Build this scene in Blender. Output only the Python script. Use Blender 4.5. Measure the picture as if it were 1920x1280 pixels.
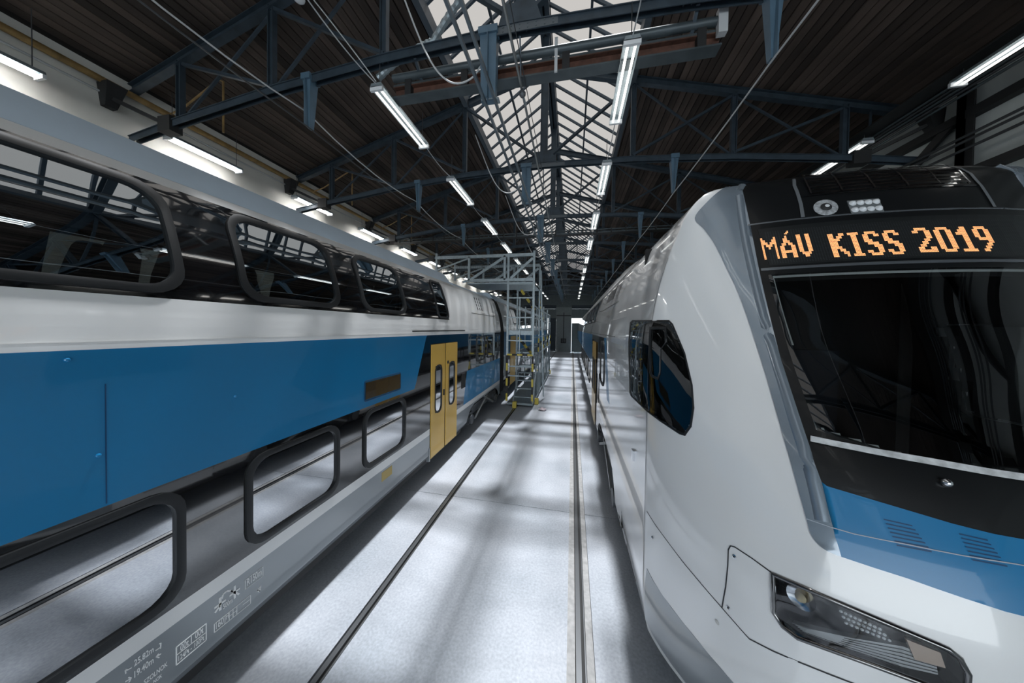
import bpy, bmesh, math, random
import numpy as np
from mathutils import Vector, Matrix
from mathutils.geometry import delaunay_2d_cdt
from math import radians as rd, pi, sin, cos
random.seed(7)
for o in list(bpy.data.objects): bpy.data.objects.remove(o)
SC = bpy.context.scene
COL = SC.collection

# ------------------------------------------------------------------ camera
FPX, EYE = 545.0, Vector((0, 0, 2.9))
YAW, PITCH, ROLL, PY0 = rd(11.697), rd(-1.0), rd(0.85), 624.8
CAMROT = Matrix.Rotation(YAW, 3, 'Z') @ Matrix.Rotation(pi/2 + PITCH, 3, 'X') @ Matrix.Rotation(ROLL, 3, 'Z')
cd = bpy.data.cameras.new('camera'); co = bpy.data.objects.new('camera', cd); COL.objects.link(co)
cd.sensor_width = 36; cd.lens = FPX/1920*36; cd.shift_y = -(640-PY0)/1920; cd.clip_start = .05; cd.clip_end = 300
co.matrix_world = Matrix.Translation(EYE) @ CAMROT.to_4x4()
SC.camera = co

# ------------------------------------------------------------------ world, sun, exposure
w = bpy.data.worlds.new('sky'); SC.world = w; w.use_nodes = True
bg = w.node_tree.nodes['Background']
bg.inputs[0].default_value = (.88, .95, 1.0, 1); bg.inputs[1].default_value = 4.2
sd = bpy.data.lights.new('sun', 'SUN'); sd.energy = 40; sd.angle = rd(3.5); sd.color = (.78, .89, 1)
so = bpy.data.objects.new('sun', sd); COL.objects.link(so)
so.rotation_euler = Vector((-.03, -.34, -1)).to_track_quat('-Z', 'Y').to_euler()
SC.view_settings.view_transform = 'Standard'; SC.view_settings.look = 'None'
SC.view_settings.gamma = 1; SC.view_settings.use_curve_mapping = False
SC.view_settings.exposure = 0.08

# ------------------------------------------------------------------ pixel -> place
def ray(px, py): return CAMROT @ Vector(((px-960)/FPX, (PY0-py)/FPX, -1))
def on_x(px, py, X): d = ray(px, py); return EYE + d*((X-EYE.x)/d.x)
def on_y(px, py, Y): d = ray(px, py); return EYE + d*((Y-EYE.y)/d.y)
def on_z(px, py, Z): d = ray(px, py); return EYE + d*((Z-EYE.z)/d.z)

# ------------------------------------------------------------------ materials
MATS = {}
def mat(name, col, rough=.5, metal=0, coat=0, noise=0, nscale=4, bump=0, bscale=40, emit=0, vary=0, spec=.5, stretch=None, croug=.03):
    if name in MATS: return MATS[name]
    m = bpy.data.materials.new(name); m.use_nodes = True; MATS[name] = m
    nt = m.node_tree; b = nt.nodes['Principled BSDF']
    b.inputs['Base Color'].default_value = (*col, 1); b.inputs['Roughness'].default_value = rough
    b.inputs['Metallic'].default_value = metal; b.inputs['Specular IOR Level'].default_value = spec
    if coat: b.inputs['Coat Weight'].default_value = coat; b.inputs['Coat Roughness'].default_value = croug
    if emit: b.inputs['Emission Color'].default_value = (*col, 1); b.inputs['Emission Strength'].default_value = emit
    src = None
    if noise or bump:
        tc = nt.nodes.new('ShaderNodeTexCoord'); mp = nt.nodes.new('ShaderNodeMapping')
        nt.links.new(tc.outputs['Object'], mp.inputs[0])
        if stretch: mp.inputs['Scale'].default_value = stretch
    if noise:
        n = nt.nodes.new('ShaderNodeTexNoise'); n.inputs['Scale'].default_value = nscale; n.inputs['Detail'].default_value = 6
        nt.links.new(mp.outputs[0], n.inputs[0])
        r = nt.nodes.new('ShaderNodeValToRGB'); r.color_ramp.elements[0].position = .3; r.color_ramp.elements[1].position = .7
        r.color_ramp.elements[0].color = (*[c*(1-noise) for c in col], 1)
        r.color_ramp.elements[1].color = (*[min(1, c*(1+noise)) for c in col], 1)
        nt.links.new(n.outputs[0], r.inputs[0]); src = r.outputs[0]
    if vary:
        oi = nt.nodes.new('ShaderNodeObjectInfo'); hs = nt.nodes.new('ShaderNodeHueSaturation')
        mr = nt.nodes.new('ShaderNodeMapRange'); mr.inputs[3].default_value = 1-vary; mr.inputs[4].default_value = 1+vary
        nt.links.new(oi.outputs['Random'], mr.inputs[0]); nt.links.new(mr.outputs[0], hs.inputs['Value'])
        if src: nt.links.new(src, hs.inputs['Color'])
        else: hs.inputs['Color'].default_value = (*col, 1)
        src = hs.outputs[0]
    if src: nt.links.new(src, b.inputs['Base Color'])
    if bump:
        n2 = nt.nodes.new('ShaderNodeTexNoise'); n2.inputs['Scale'].default_value = bscale; n2.inputs['Detail'].default_value = 4
        nt.links.new(mp.outputs[0], n2.inputs[0])
        bp = nt.nodes.new('ShaderNodeBump'); bp.inputs['Strength'].default_value = bump; bp.inputs['Distance'].default_value = .01
        nt.links.new(n2.outputs[0], bp.inputs['Height']); nt.links.new(bp.outputs[0], b.inputs['Normal'])
    return m
def glass(name, tint, refl, gcol=(.95, .97, 1), rough=.008):
    m = bpy.data.materials.new(name); m.use_nodes = True; nt = m.node_tree; nt.nodes.clear(); MATS[name] = m
    out = nt.nodes.new('ShaderNodeOutputMaterial'); mx = nt.nodes.new('ShaderNodeMixShader')
    tr = nt.nodes.new('ShaderNodeBsdfTransparent'); tr.inputs[0].default_value = (*tint, 1)
    gl = nt.nodes.new('ShaderNodeBsdfGlossy'); gl.inputs[0].default_value = (*gcol, 1); gl.inputs['Roughness'].default_value = rough
    fr = nt.nodes.new('ShaderNodeFresnel'); fr.inputs[0].default_value = 1.5
    ma = nt.nodes.new('ShaderNodeMath'); ma.operation = 'MULTIPLY_ADD'; ma.inputs[1].default_value = 1-refl; ma.inputs[2].default_value = refl
    ma.use_clamp = True
    nt.links.new(fr.outputs[0], ma.inputs[0]); nt.links.new(ma.outputs[0], mx.inputs[0])
    nt.links.new(tr.outputs[0], mx.inputs[1]); nt.links.new(gl.outputs[0], mx.inputs[2]); nt.links.new(mx.outputs[0], out.inputs[0])
    return m

M_white = mat('white_paint', (.86, .87, .87), .25, coat=1)
M_blue = mat('blue_paint', (.0, .19, .43), .35, coat=.35)
M_silver = mat('silver_paint', (.30, .33, .35), .3, metal=.35, coat=.8)
M_strip = mat('steel_blue_paint', (.30, .36, .42), .25, metal=.5, coat=1)
M_gblack = mat('gloss_black', (.006, .006, .007), .08, coat=1, spec=.9); M_gblack.node_tree.nodes['Principled BSDF'].inputs['Coat IOR'].default_value = 2.1
M_maskblack = mat('mask_black', (.008, .009, .010), .3, coat=.15, spec=.3)
M_rubber = mat('black_rubber', (.012, .014, .016), .42)
M_roofgrey = mat('roof_grey', (.60, .73, .86), .5, noise=.05, nscale=2)
M_yellow = mat('door_yellow', (.80, .50, .10), .4, coat=.3)
M_dark = mat('dark_interior', (.018, .018, .019), .8)
M_seat = mat('seat_fabric', (.02, .022, .03), .9)
M_under = mat('underframe', (.02, .021, .022), .65)
M_steel = mat('bogie_steel', (.10, .11, .12), .5, metal=.5, noise=.3)
M_truss = mat('truss_steel', (.042, .062, .082), .5, metal=.2, noise=.25, nscale=6)
M_tblue = mat('bracket_blue', (.085, .15, .21), .45, noise=.15)
M_galv = mat('galvanised', (.33, .39, .42), .42, metal=.5, noise=.15, nscale=14)
M_hazy = mat('hazard_yellow', (.75, .6, .10), .5)
M_hazk = mat('hazard_black', (.02, .02, .02), .5)
M_rust = mat('rust_beam', (.10, .045, .03), .7, noise=.4, nscale=10)
M_greyst = mat('grey_beam', (.075, .095, .105), .45, metal=.3, noise=.2)
M_wire = mat('white_cable', (.55, .57, .58), .5)
M_dwire = mat('dark_cable', (.05, .055, .06), .5)
M_pipe = mat('ochre_pipe', (.30, .19, .07), .45, noise=.3, nscale=8)
M_chrome = mat('chrome', (.75, .77, .8), .15, metal=1)
M_wall = mat('plaster', (.76, .75, .70), .9, noise=.08, nscale=1.2, bump=.1)
M_wallr = mat('infill_plaster', (.52, .56, .55), .9, noise=.1, nscale=2)
M_far = mat('far_wall', (.20, .24, .25), .8, noise=.1)
M_tube = mat('lamp_tube', (1, .97, .92), .5, emit=2.4)
M_tube2 = mat('lamp_tube_wall', (1, .97, .95), .5, emit=28)
M_lens = mat('clear_plastic', (.75, .78, .8), .15, spec=.5, coat=.3)
M_plank = mat('roof_plank', (.070, .052, .043), .85, noise=.55, nscale=3, bump=.4, bscale=12, vary=.6, stretch=(1, .25, 1))
M_backer = mat('roof_backing', (.012, .01, .009), 1)
M_print = mat('white_print', (.9, .92, .93), .5)
M_orange = mat('led_orange', (1, .45, .18), .5, emit=1.1)
M_led = mat('led_panel', (.012, .014, .015), .35)
M_leddot = mat('led_dot_off', (.05, .055, .058), .4)
G_up = glass('train_glass_upper', (.36, .40, .40), .42, gcol=(.86, .94, 1))
G_low = glass('train_glass_lower', (.10, .11, .11), .60)
G_wind = glass('windscreen_glass', (.55, .58, .58), .03)
G_cab = glass('cab_glass', (.6, .64, .64), .06)
G_lamp = glass('headlamp_glass', (.85, .87, .88), .04)
def pane_glass(name, tint):
    m = bpy.data.materials.new(name); m.use_nodes = True; nt = m.node_tree; nt.nodes.clear(); MATS[name] = m
    out = nt.nodes.new('ShaderNodeOutputMaterial'); tr = nt.nodes.new('ShaderNodeBsdfTransparent'); tr.inputs[0].default_value = (*tint, 1)
    nt.links.new(tr.outputs[0], out.inputs[0]); return m
G_sky = pane_glass('roof_glass', (.150, .134, .122))

def floor_mat():
    m = bpy.data.materials.new('concrete_floor'); m.use_nodes = True; nt = m.node_tree; b = nt.nodes['Principled BSDF']
    tc = nt.nodes.new('ShaderNodeTexCoord')
    n1 = nt.nodes.new('ShaderNodeTexNoise'); n1.inputs['Scale'].default_value = .7; n1.inputs['Detail'].default_value = 8
    n2 = nt.nodes.new('ShaderNodeTexNoise'); n2.inputs['Scale'].default_value = 40; n2.inputs['Detail'].default_value = 5
    r = nt.nodes.new('ShaderNodeValToRGB'); r.color_ramp.elements[0].position = .3; r.color_ramp.elements[1].position = .72
    r.color_ramp.elements[0].color = (.36, .40, .45, 1); r.color_ramp.elements[1].color = (.58, .61, .67, 1)
    mx = nt.nodes.new('ShaderNodeMix'); mx.data_type = 'RGBA'; mx.blend_type = 'OVERLAY'; mx.inputs[0].default_value = .35
    nt.links.new(tc.outputs['Object'], n1.inputs[0]); nt.links.new(tc.outputs['Object'], n2.inputs[0])
    nt.links.new(n1.outputs[0], r.inputs[0]); nt.links.new(r.outputs[0], mx.inputs[6]); nt.links.new(n2.outputs[0], mx.inputs[7])
    nt.links.new(mx.outputs[2], b.inputs['Base Color'])
    rr = nt.nodes.new('ShaderNodeMapRange'); rr.inputs[3].default_value = .35; rr.inputs[4].default_value = .55
    nt.links.new(n1.outputs[0], rr.inputs[0]); nt.links.new(rr.outputs[0], b.inputs['Roughness'])
    return m
M_floor = floor_mat()
M_slabedge = mat('rail_concrete', (.42, .42, .42), .75, noise=.2, nscale=15, bump=.2)

# ------------------------------------------------------------------ mesh helpers
class MB:
    def __init__(s): s.v = []; s.f = []
    def add(s, vs, fs):
        n = len(s.v); s.v += [tuple(v) for v in vs]; s.f += [tuple(i+n for i in f) for f in fs]; return s
    def box(s, a, b):
        (x0, y0, z0), (x1, y1, z1) = a, b
        return s.add([(x0, y0, z0), (x1, y0, z0), (x1, y1, z0), (x0, y1, z0), (x0, y0, z1), (x1, y0, z1), (x1, y1, z1), (x0, y1, z1)],
                     [(0, 3, 2, 1), (4, 5, 6, 7), (0, 1, 5, 4), (1, 2, 6, 5), (2, 3, 7, 6), (3, 0, 4, 7)])
    def bar(s, p, q, w, h, up=(0, 0, 1)):
        p, q = Vector(p), Vector(q); d = (q-p).normalized(); u = Vector(up)
        if abs(d.dot(u)) > .98: u = Vector((0, 1, 0)) if abs(d.y) < .9 else Vector((1, 0, 0))
        sx = d.cross(u).normalized()*w/2; sz = sx.cross(d).normalized()*h/2
        vs = [p-sx-sz, p+sx-sz, p+sx+sz, p-sx+sz, q-sx-sz, q+sx-sz, q+sx+sz, q-sx+sz]
        return s.add(vs, [(0, 3, 2, 1), (4, 5, 6, 7), (0, 1, 5, 4), (1, 2, 6, 5), (2, 3, 7, 6), (3, 0, 4, 7)])
    def ibeam(s, p, q, w, h, t=.012):
        p, q = Vector(p), Vector(q); d = (q-p).normalized(); sx = d.cross(Vector((0, 0, 1))).normalized(); u = sx.cross(d)
        s.bar(p+u*(h/2-t/2), q+u*(h/2-t/2), w, t); s.bar(p-u*(h/2-t/2), q-u*(h/2-t/2), w, t); s.bar(p, q, t, h-2*t); return s
    def tube(s, pts, r, n=6, cap=True):
        pts = [Vector(p) for p in pts]; rings = []
        for i, p in enumerate(pts):
            d = (pts[min(i+1, len(pts)-1)]-pts[max(i-1, 0)]).normalized()
            u = Vector((0, 0, 1)) if abs(d.z) < .9 else Vector((1, 0, 0))
            a = d.cross(u).normalized(); b = a.cross(d)
            rings.append([p+(a*cos(2*pi*k/n)+b*sin(2*pi*k/n))*r for k in range(n)])
        base = len(s.v); s.v += [tuple(v) for R in rings for v in R]
        for i in range(len(pts)-1):
            for k in range(n):
                s.f.append((base+i*n+k, base+i*n+(k+1) % n, base+(i+1)*n+(k+1) % n, base+(i+1)*n+k))
        if cap: s.f.append(tuple(base+k for k in range(n))[::-1]); s.f.append(tuple(base+(len(pts)-1)*n+k for k in range(n)))
        return s
    def cyl(s, p, q, r, n=16): return s.tube([p, q], r, n)
    def grid(s, rows):
        base = len(s.v); m = len(rows[0])
        for R in rows: s.v += [tuple(v) for v in R]
        for i in range(len(rows)-1):
            for j in range(m-1):
                s.f.append((base+i*m+j, base+i*m+j+1, base+(i+1)*m+j+1, base+(i+1)*m+j))
        return s
    def ball(s, c, r, sx=1, sy=1, sz=1, n=10):
        c = Vector(c); rows = []
        for i in range(n+1):
            a = pi*i/n; rows.append([c+Vector((sx*r*sin(a)*cos(2*pi*k/(2*n)), sy*r*sin(a)*sin(2*pi*k/(2*n)), sz*r*cos(a))) for k in range(2*n+1)])
        return s.grid(rows)
    def build(s, name, m=None, parent=None, smooth=None):
        me = bpy.data.meshes.new(name); me.from_pydata(s.v, [], s.f); me.update()
        if smooth is not None:
            bm = bmesh.new(); bm.from_mesh(me); bmesh.ops.remove_doubles(bm, verts=bm.verts, dist=1e-5); bm.to_mesh(me); bm.free()
            me.shade_smooth(); me.set_sharp_from_angle(angle=rd(smooth))
        o = bpy.data.objects.new(name, me); COL.objects.link(o)
        if m: me.materials.append(m)
        if parent: o.parent = parent; o.matrix_parent_inverse = parent.matrix_world.inverted() if parent.type == 'EMPTY' and False else Matrix()
        if parent and parent.type == 'EMPTY': o.location = -parent.location   # mesh is written in world space
        return o
def tag(o, label, cat, group=None, kind=None):
    o['label'] = label; o['category'] = cat
    if group: o['group'] = group
    if kind: o['kind'] = kind
    return o
def thing(name, label, cat, loc=(0, 0, 0), group=None):
    o = bpy.data.objects.new(name, None); COL.objects.link(o); o.location = loc; o.empty_display_size = .2
    return tag(o, label, cat, group)
def struct(o): o['kind'] = 'structure'; return o
def inst(src, parent, loc=(0, 0, 0)):
    c = bpy.data.objects.new(src.name.split('.')[0], src.data); COL.objects.link(c); c.parent = parent; c.location = loc; return c
def lerp(a, b, t): return a+(b-a)*t
def table(xs, ys):
    def f(x):
        return float(np.interp(x, xs, ys))
    return f
def smooth_table(xs, ys):
    xs = np.array(xs, float); ys = np.array(ys, float); m = np.gradient(ys, xs)
    def f0(x):
        x = min(max(x, xs[0]), xs[-1]); i = min(max(int(np.searchsorted(xs, x))-1, 0), len(xs)-2)
        h = xs[i+1]-xs[i]; t = (x-xs[i])/h
        return float((2*t**3-3*t**2+1)*ys[i]+(t**3-2*t**2+t)*h*m[i]+(-2*t**3+3*t**2)*ys[i+1]+(t**3-t**2)*h*m[i+1])
    a0 = float(xs[0]); K = 4000; st = (float(xs[-1])-a0)/K; T = [f0(a0+st*i) for i in range(K+1)]
    def f(x):
        u = (x-a0)/st
        if u <= 0: return T[0]
        if u >= K: return T[K]
        i = int(u); u -= i
        return T[i]*(1-u)+T[i+1]*u
    return f
def rrect(y0, y1, z0, z1, r, n=5, seg=4):
    pts = []
    for cx, cz, a0 in ((y1-r, z0+r, -90), (y1-r, z1-r, 0), (y0+r, z1-r, 90), (y0+r, z0+r, 180)):
        for k in range(n+1): a = rd(a0+90*k/n); pts.append((cx+r*cos(a), cz+r*sin(a)))
    out = []
    for i, p in enumerate(pts):
        q = pts[(i+1) % len(pts)]; L = math.hypot(q[0]-p[0], q[1]-p[1]); k = max(1, int(L/.12))
        for j in range(k): out.append((lerp(p[0], q[0], j/k), lerp(p[1], q[1], j/k)))
    return out
def inside(p, poly):
    x, y = p; c = False; n = len(poly); j = n-1
    for i in range(n):
        xi, yi = poly[i]; xj, yj = poly[j]
        if (yi > y) != (yj > y) and x < (xj-xi)*(y-yi)/(yj-yi)+xi: c = not c
        j = i
    return c
def densify(poly, step, closed=True):
    out = []
    n = len(poly)
    for i in range(n if closed else n-1):
        p, q = poly[i], poly[(i+1) % n]; k = max(1, int(math.hypot(q[0]-p[0], q[1]-p[1])/step))
        for j in range(k): out.append((lerp(p[0], q[0], j/k), lerp(p[1], q[1], j/k)))
    if not closed: out.append(poly[-1])
    return out
def surf_ring(surf, outer, inner, off, depth, mb=None):
    """frame between two loops of equal length laid on a surface: surf(a,b)->(P,N)"""
    mb = mb or MB(); n = len(outer); rows = []
    for (loop, o) in ((outer, -depth), (outer, off*.75), (None, off), (inner, off*.75), (inner, -depth)):
        R = []
        for i in range(n+1):
            k = i % n
            a = loop[k] if loop else (lerp(outer[k][0], inner[k][0], .5), lerp(outer[k][1], inner[k][1], .5))
            P, N = surf(*a); R.append(P+N*o)
        rows.append(R)
    return mb.grid(rows)
def surf_patch(surf, outer, off, holes=(), step=.06, rim=.0):
    """a sheet laid on a surface inside a loop"""
    mb = MB(); loops = [densify(outer, step)]+[densify(h, step) for h in holes]
    pts = [p for L in loops for p in L]; edges = []; b = 0
    for L in loops:
        edges += [(b+i, b+(i+1) % len(L)) for i in range(len(L))]; b += len(L)
    xs = [p[0] for p in outer]; ys = [p[1] for p in outer]
    x = min(xs)+step/2
    bnd = np.array(pts)
    while x < max(xs):
        y = min(ys)+step/2
        while y < max(ys):
            p = (x, y)
            if inside(p, outer) and not any(inside(p, h) for h in holes):
                if np.min(np.hypot(bnd[:, 0]-x, bnd[:, 1]-y)) > step*.45: pts.append(p)
            y += step
        x += step
    V, _, F, *_r = delaunay_2d_cdt([Vector(p) for p in pts], edges, [], 0, 1e-7)
    keep = []
    for f in F:
        c = (sum(V[i].x for i in f)/len(f), sum(V[i].y for i in f)/len(f))
        if inside(c, outer) and not any(inside(c, h) for h in holes): keep.append(tuple(f))
    vs = []
    for v in V:
        P, N = surf(v.x, v.y); vs.append(P+N*off)
    mb.add(vs, keep)
    if rim:
        for L in loops:
            top = []; bot = []
            for p in L+[L[0]]:
                P, N = surf(*p); top.append(P+N*off); bot.append(P+N*(off-rim))
            mb.grid([top, bot])
    return mb
def surf_line(surf, pts, width, off):
    """thin flat seam along a path on a surface"""
    P = [surf(*p) for p in pts]; a = []; b = []
    for i, (p, n) in enumerate(P):
        d = (P[min(i+1, len(P)-1)][0]-P[max(i-1, 0)][0]).normalized(); s = d.cross(n).normalized()
        a.append(p+n*off-s*width/2); b.append(p+n*off+s*width/2)
    return MB().grid([a, b])

HX = -0.75                      # the hall's centre line
TY = [3.86+3.27*k for k in range(-5, 11)]
def roof_z(off): return 9.24-.276*abs(off)

# ================================================================== FLOOR
Y_NEAR, Y_FAR, XL, XR = -13.0, 38.0, -8.0, 6.5
floor = struct(MB().box((XL-.3, Y_NEAR, -.30), (XR+.3, Y_FAR, -.06)).build('floor', M_backer))
ycuts = [Y_NEAR]+[4.65+6*k for k in range(-2, 6)]+[Y_FAR]
for xa, xb in ((XL-.3, -2.055), (-1.945, .005), (.245, XR+.3)):
    for ya, yb in zip(ycuts[:-1], ycuts[1:]):
        MB().box((xa, ya+.004, -.06), (xb, yb-.004, 0)).build('floor_slab', M_floor, floor)
def floor_rail(x, label, wide):
    r = thing('floor_rail', label, 'rail', (x, 0, -.06))
    MB().box((x-.035, Y_NEAR, -.06), (x+.012, Y_FAR, .001)).build('rail_head', mat('rail_steel', (.17, .18, .19), .35, metal=.7), r)
    MB().box((x+.012, Y_NEAR, -.06), (x+.04, Y_FAR, -.03)).build('flange_groove', M_under, r)
    MB().box((x+.04, Y_NEAR, -.06), (x+.052, Y_FAR, .001)).build('guard_edge', mat('rail_steel', (0, 0, 0)), r)
    if wide:
        MB().box((x-.115, Y_NEAR, -.06), (x-.042, Y_FAR, -.006)).build('bedding_strip', M_slabedge, r)
        MB().box((x+.056, Y_NEAR, -.06), (x+.121, Y_FAR, -.006)).build('bedding_strip', M_slabedge, r)
floor_rail(-2.0, 'dark steel rail set flush in the concrete beside the train with blue side', False)
floor_rail(.12, 'steel rail in pale bedding strips running beside the white train', True)
# crumpled wrapper on the floor
c = on_z(1017, 768, .02); mb = MB(); rows = []
for i in range(7):
    rows.append([c+Vector((.17*cos(2*pi*k/12)*sin(pi*i/6)*random.uniform(.6, 1.2), .12*sin(2*pi*k/12)*sin(pi*i/6)*random.uniform(.6, 1.2),
                           -.01+.11*(1-i/6)*random.uniform(.3, 1))) for k in range(12)]); rows[-1].append(rows[-1][0])
tag(mb.grid(rows).build('crumpled_wrapper', mat('wrapper', (.72, .62, .66), .6, noise=.35, nscale=9)), 'crumpled pinkish white wrapper lying on the concrete floor', 'litter')

# ================================================================== WALLS
struct(MB().box((XL-.25, Y_NEAR, 0), (XL, Y_FAR, 7.27)).build('wall_left', M_wall))
wr = struct(MB().box((XR, Y_NEAR, 0), (XR+.25, Y_FAR, 7.27)).build('wall_right', M_wallr))
for k in range(-5, 10):
    y = 6.35+3.27*k
    MB().ibeam((XR-.12, y, 5.6), (XR-.12, y, 7.1), .24, .24).build('column', M_under, wr)
    MB().bar((XR-.09, y+.15, 6.62), (XR-.09, y+1.25, 5.75), .05, .14).build('brace', M_under, wr)
for z in (4.2, 5.6, 6.58):
    MB().box((XR-.14, Y_NEAR, z-.07), (XR-.001, Y_FAR, z+.07)).build('wall_girt', M_under, wr)
for z in (5.92, 6.05, 6.13):
    MB().tube([(XR-.3, Y_NEAR, z), (XR-.3, Y_FAR, z)], .022, 6).build('conduit', M_dwire, wr)
# far wall with two door openings and the grey pier between them
wb = struct(MB().box((XL, Y_FAR, 5.7), (XR, Y_FAR+.4, 7.3)).build('wall_back', M_far))
g = MB(); g.add([(XL, Y_FAR, 7.3), (XR, Y_FAR, 7.3), (HX, Y_FAR, 9.3), (XL, Y_FAR+.4, 7.3), (XR, Y_FAR+.4, 7.3), (HX, Y_FAR+.4, 9.3)], [(0, 1, 2), (3, 5, 4), (0, 2, 5, 3), (1, 4, 5, 2)])
g.build('gable', M_far, wb)
MB().box((-2.05, Y_FAR-.25, 0), (-.1, Y_FAR+.4, 5.7)).build('pier', mat('pier_grey', (.30, .35, .36), .7, noise=.06), wb)
for x0, x1 in ((XL, -6.3), (4.2, XR)): MB().box((x0, Y_FAR, 0), (x1, Y_FAR+.4, 5.7)).build('pier', M_far, wb)
for x0, x1 in ((-6.3, -2.05), (-.1, 4.2)):
    MB().box((x0, Y_FAR-.12, 5.5), (x1, Y_FAR-.02, 5.95)).build('door_track', M_truss, wb)
    MB().box((x0, Y_FAR+.02, 4.3), (x1, Y_FAR+.12, 5.5)).build('door_header', M_far, wb)
    for k in range(4):  # leaves added to dim the openings; left ones stand for a dark train
        xa, xb = lerp(x0, x1, k/4), lerp(x0, x1, (k+1)/4)
        MB().box((xa+.02, Y_FAR+.02, 0), (xb-.02, Y_FAR+.10, 3.7 if x0 > -1 else 4.3)).build('dimming_leaf', M_truss if x0 < -1 else M_far, wb)
MB().box((-1.12, Y_FAR-.30, 1.6), (-1.02, Y_FAR-.25, 5.0)).build('cable_chain', M_dwire, wb)
MB().box((-2.0, Y_FAR-.30, 4.55), (-.15, Y_FAR-.25, 4.68)).build('cable_shelf', M_dwire, wb)
cb = thing('control_cabinet', 'small dark control cabinet on the grey pier of the far wall', 'cabinet', (-1.07, Y_FAR-.31, 1.1))
MB().box((-1.4, Y_FAR-.55, 1.1), (-.75, Y_FAR-.305, 1.7)).build('body', M_under, cb)
MB().box((-1.3, Y_FAR-.58, 1.2), (-1.1, Y_FAR-.55, 1.6)).build('door', M_steel, cb)
MB().box((-1.04, Y_FAR-.58, 1.2), (-.84, Y_FAR-.55, 1.6)).build('door', M_steel, cb)

# near end wall, open below for the trains to run in
wf = struct(MB().box((XL, Y_NEAR-.3, 5.9), (XR, Y_NEAR, 7.3)).build('wall_front', M_far))
MB().add([(XL, Y_NEAR, 7.3), (XR, Y_NEAR, 7.3), (HX, Y_NEAR, 9.3), (XL, Y_NEAR-.3, 7.3), (XR, Y_NEAR-.3, 7.3), (HX, Y_NEAR-.3, 9.3)], [(0, 2, 1), (3, 4, 5), (0, 3, 5, 2), (1, 2, 5, 4)]).build('gable', M_far, wf)
# ================================================================== ROOF
SKY_A, SKY_B, SK = TY[0], TY[14], 2.0           # glazed part of the roof
PITCHANG = math.atan(.276)
pw = .14; nrow = 38
for side, nm in ((-1, 'ceiling_left'), (1, 'ceiling_right')):
    mb = MB()
    for (oa, ob, ya, yb) in ((SK, 7.3, Y_NEAR, Y_FAR), (0, SK, SKY_B, Y_FAR)):
        ps = [(HX+side*oa, ya, roof_z(oa)+.05), (HX+side*ob, ya, roof_z(ob)+.05), (HX+side*ob, yb, roof_z(ob)+.05), (HX+side*oa, yb, roof_z(oa)+.05)]
        mb.add(ps+[(x, y, z+.1) for x, y, z in ps], [(0, 1, 2, 3), (7, 6, 5, 4), (0, 4, 5, 1), (1, 5, 6, 2), (2, 6, 7, 3), (3, 7, 4, 0)])
    ceil = struct(mb.build(nm, M_backer))
    L = 3.27
    # one shared plank, sloping with the roof; bays above the photograph's view stay single boards, the rest is one mesh
    pm = MB(); c, s = cos(PITCHANG), sin(PITCHANG)
    def plank_v(off, ya, yb, dz):
        hw = pw/2-.009
        def P(u, y, t): return (HX+side*(off+u*c), y, roof_z(off)-u*s+t+dz)
        vs = [P(-hw, ya, 0), P(hw, ya, 0), P(hw, yb, 0), P(-hw, yb, 0), P(-hw, ya, .03), P(hw, ya, .03), P(hw, yb, .03), P(-hw, yb, .03)]
        fs = [(0, 3, 2, 1), (4, 5, 6, 7), (0, 1, 5, 4), (1, 2, 6, 5), (2, 3, 7, 6), (3, 0, 4, 7)]
        return vs, fs
    vs, fs = plank_v(SK+pw/2, .006, L-.006, 0)
    proto = MB().add(vs, fs).build('plank', M_plank, ceil)
    me = proto.data; bpy.data.objects.remove(proto)
    rest = MB()
    for b, y in enumerate(TY[:-1]):
        for i in range(nrow):
            off = SK+pw/2+i*pw*c
            dz = random.uniform(-.012, .008)
            if 4 <= b <= 10:
                o = bpy.data.objects.new('plank', me); COL.objects.link(o); o.parent = ceil
                o.location = (side*i*pw*c, y, -i*pw*s+dz)
            else:
                rest.add(*plank_v(off, y+.006, y+L-.006, dz))
    for i in range(14):
        off = pw/2+i*pw*c
        rest.add(*plank_v(off, SKY_B, Y_FAR, 0))
    ro = rest.build('planking', M_plank, ceil); ro['kind'] = 'stuff'

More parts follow.
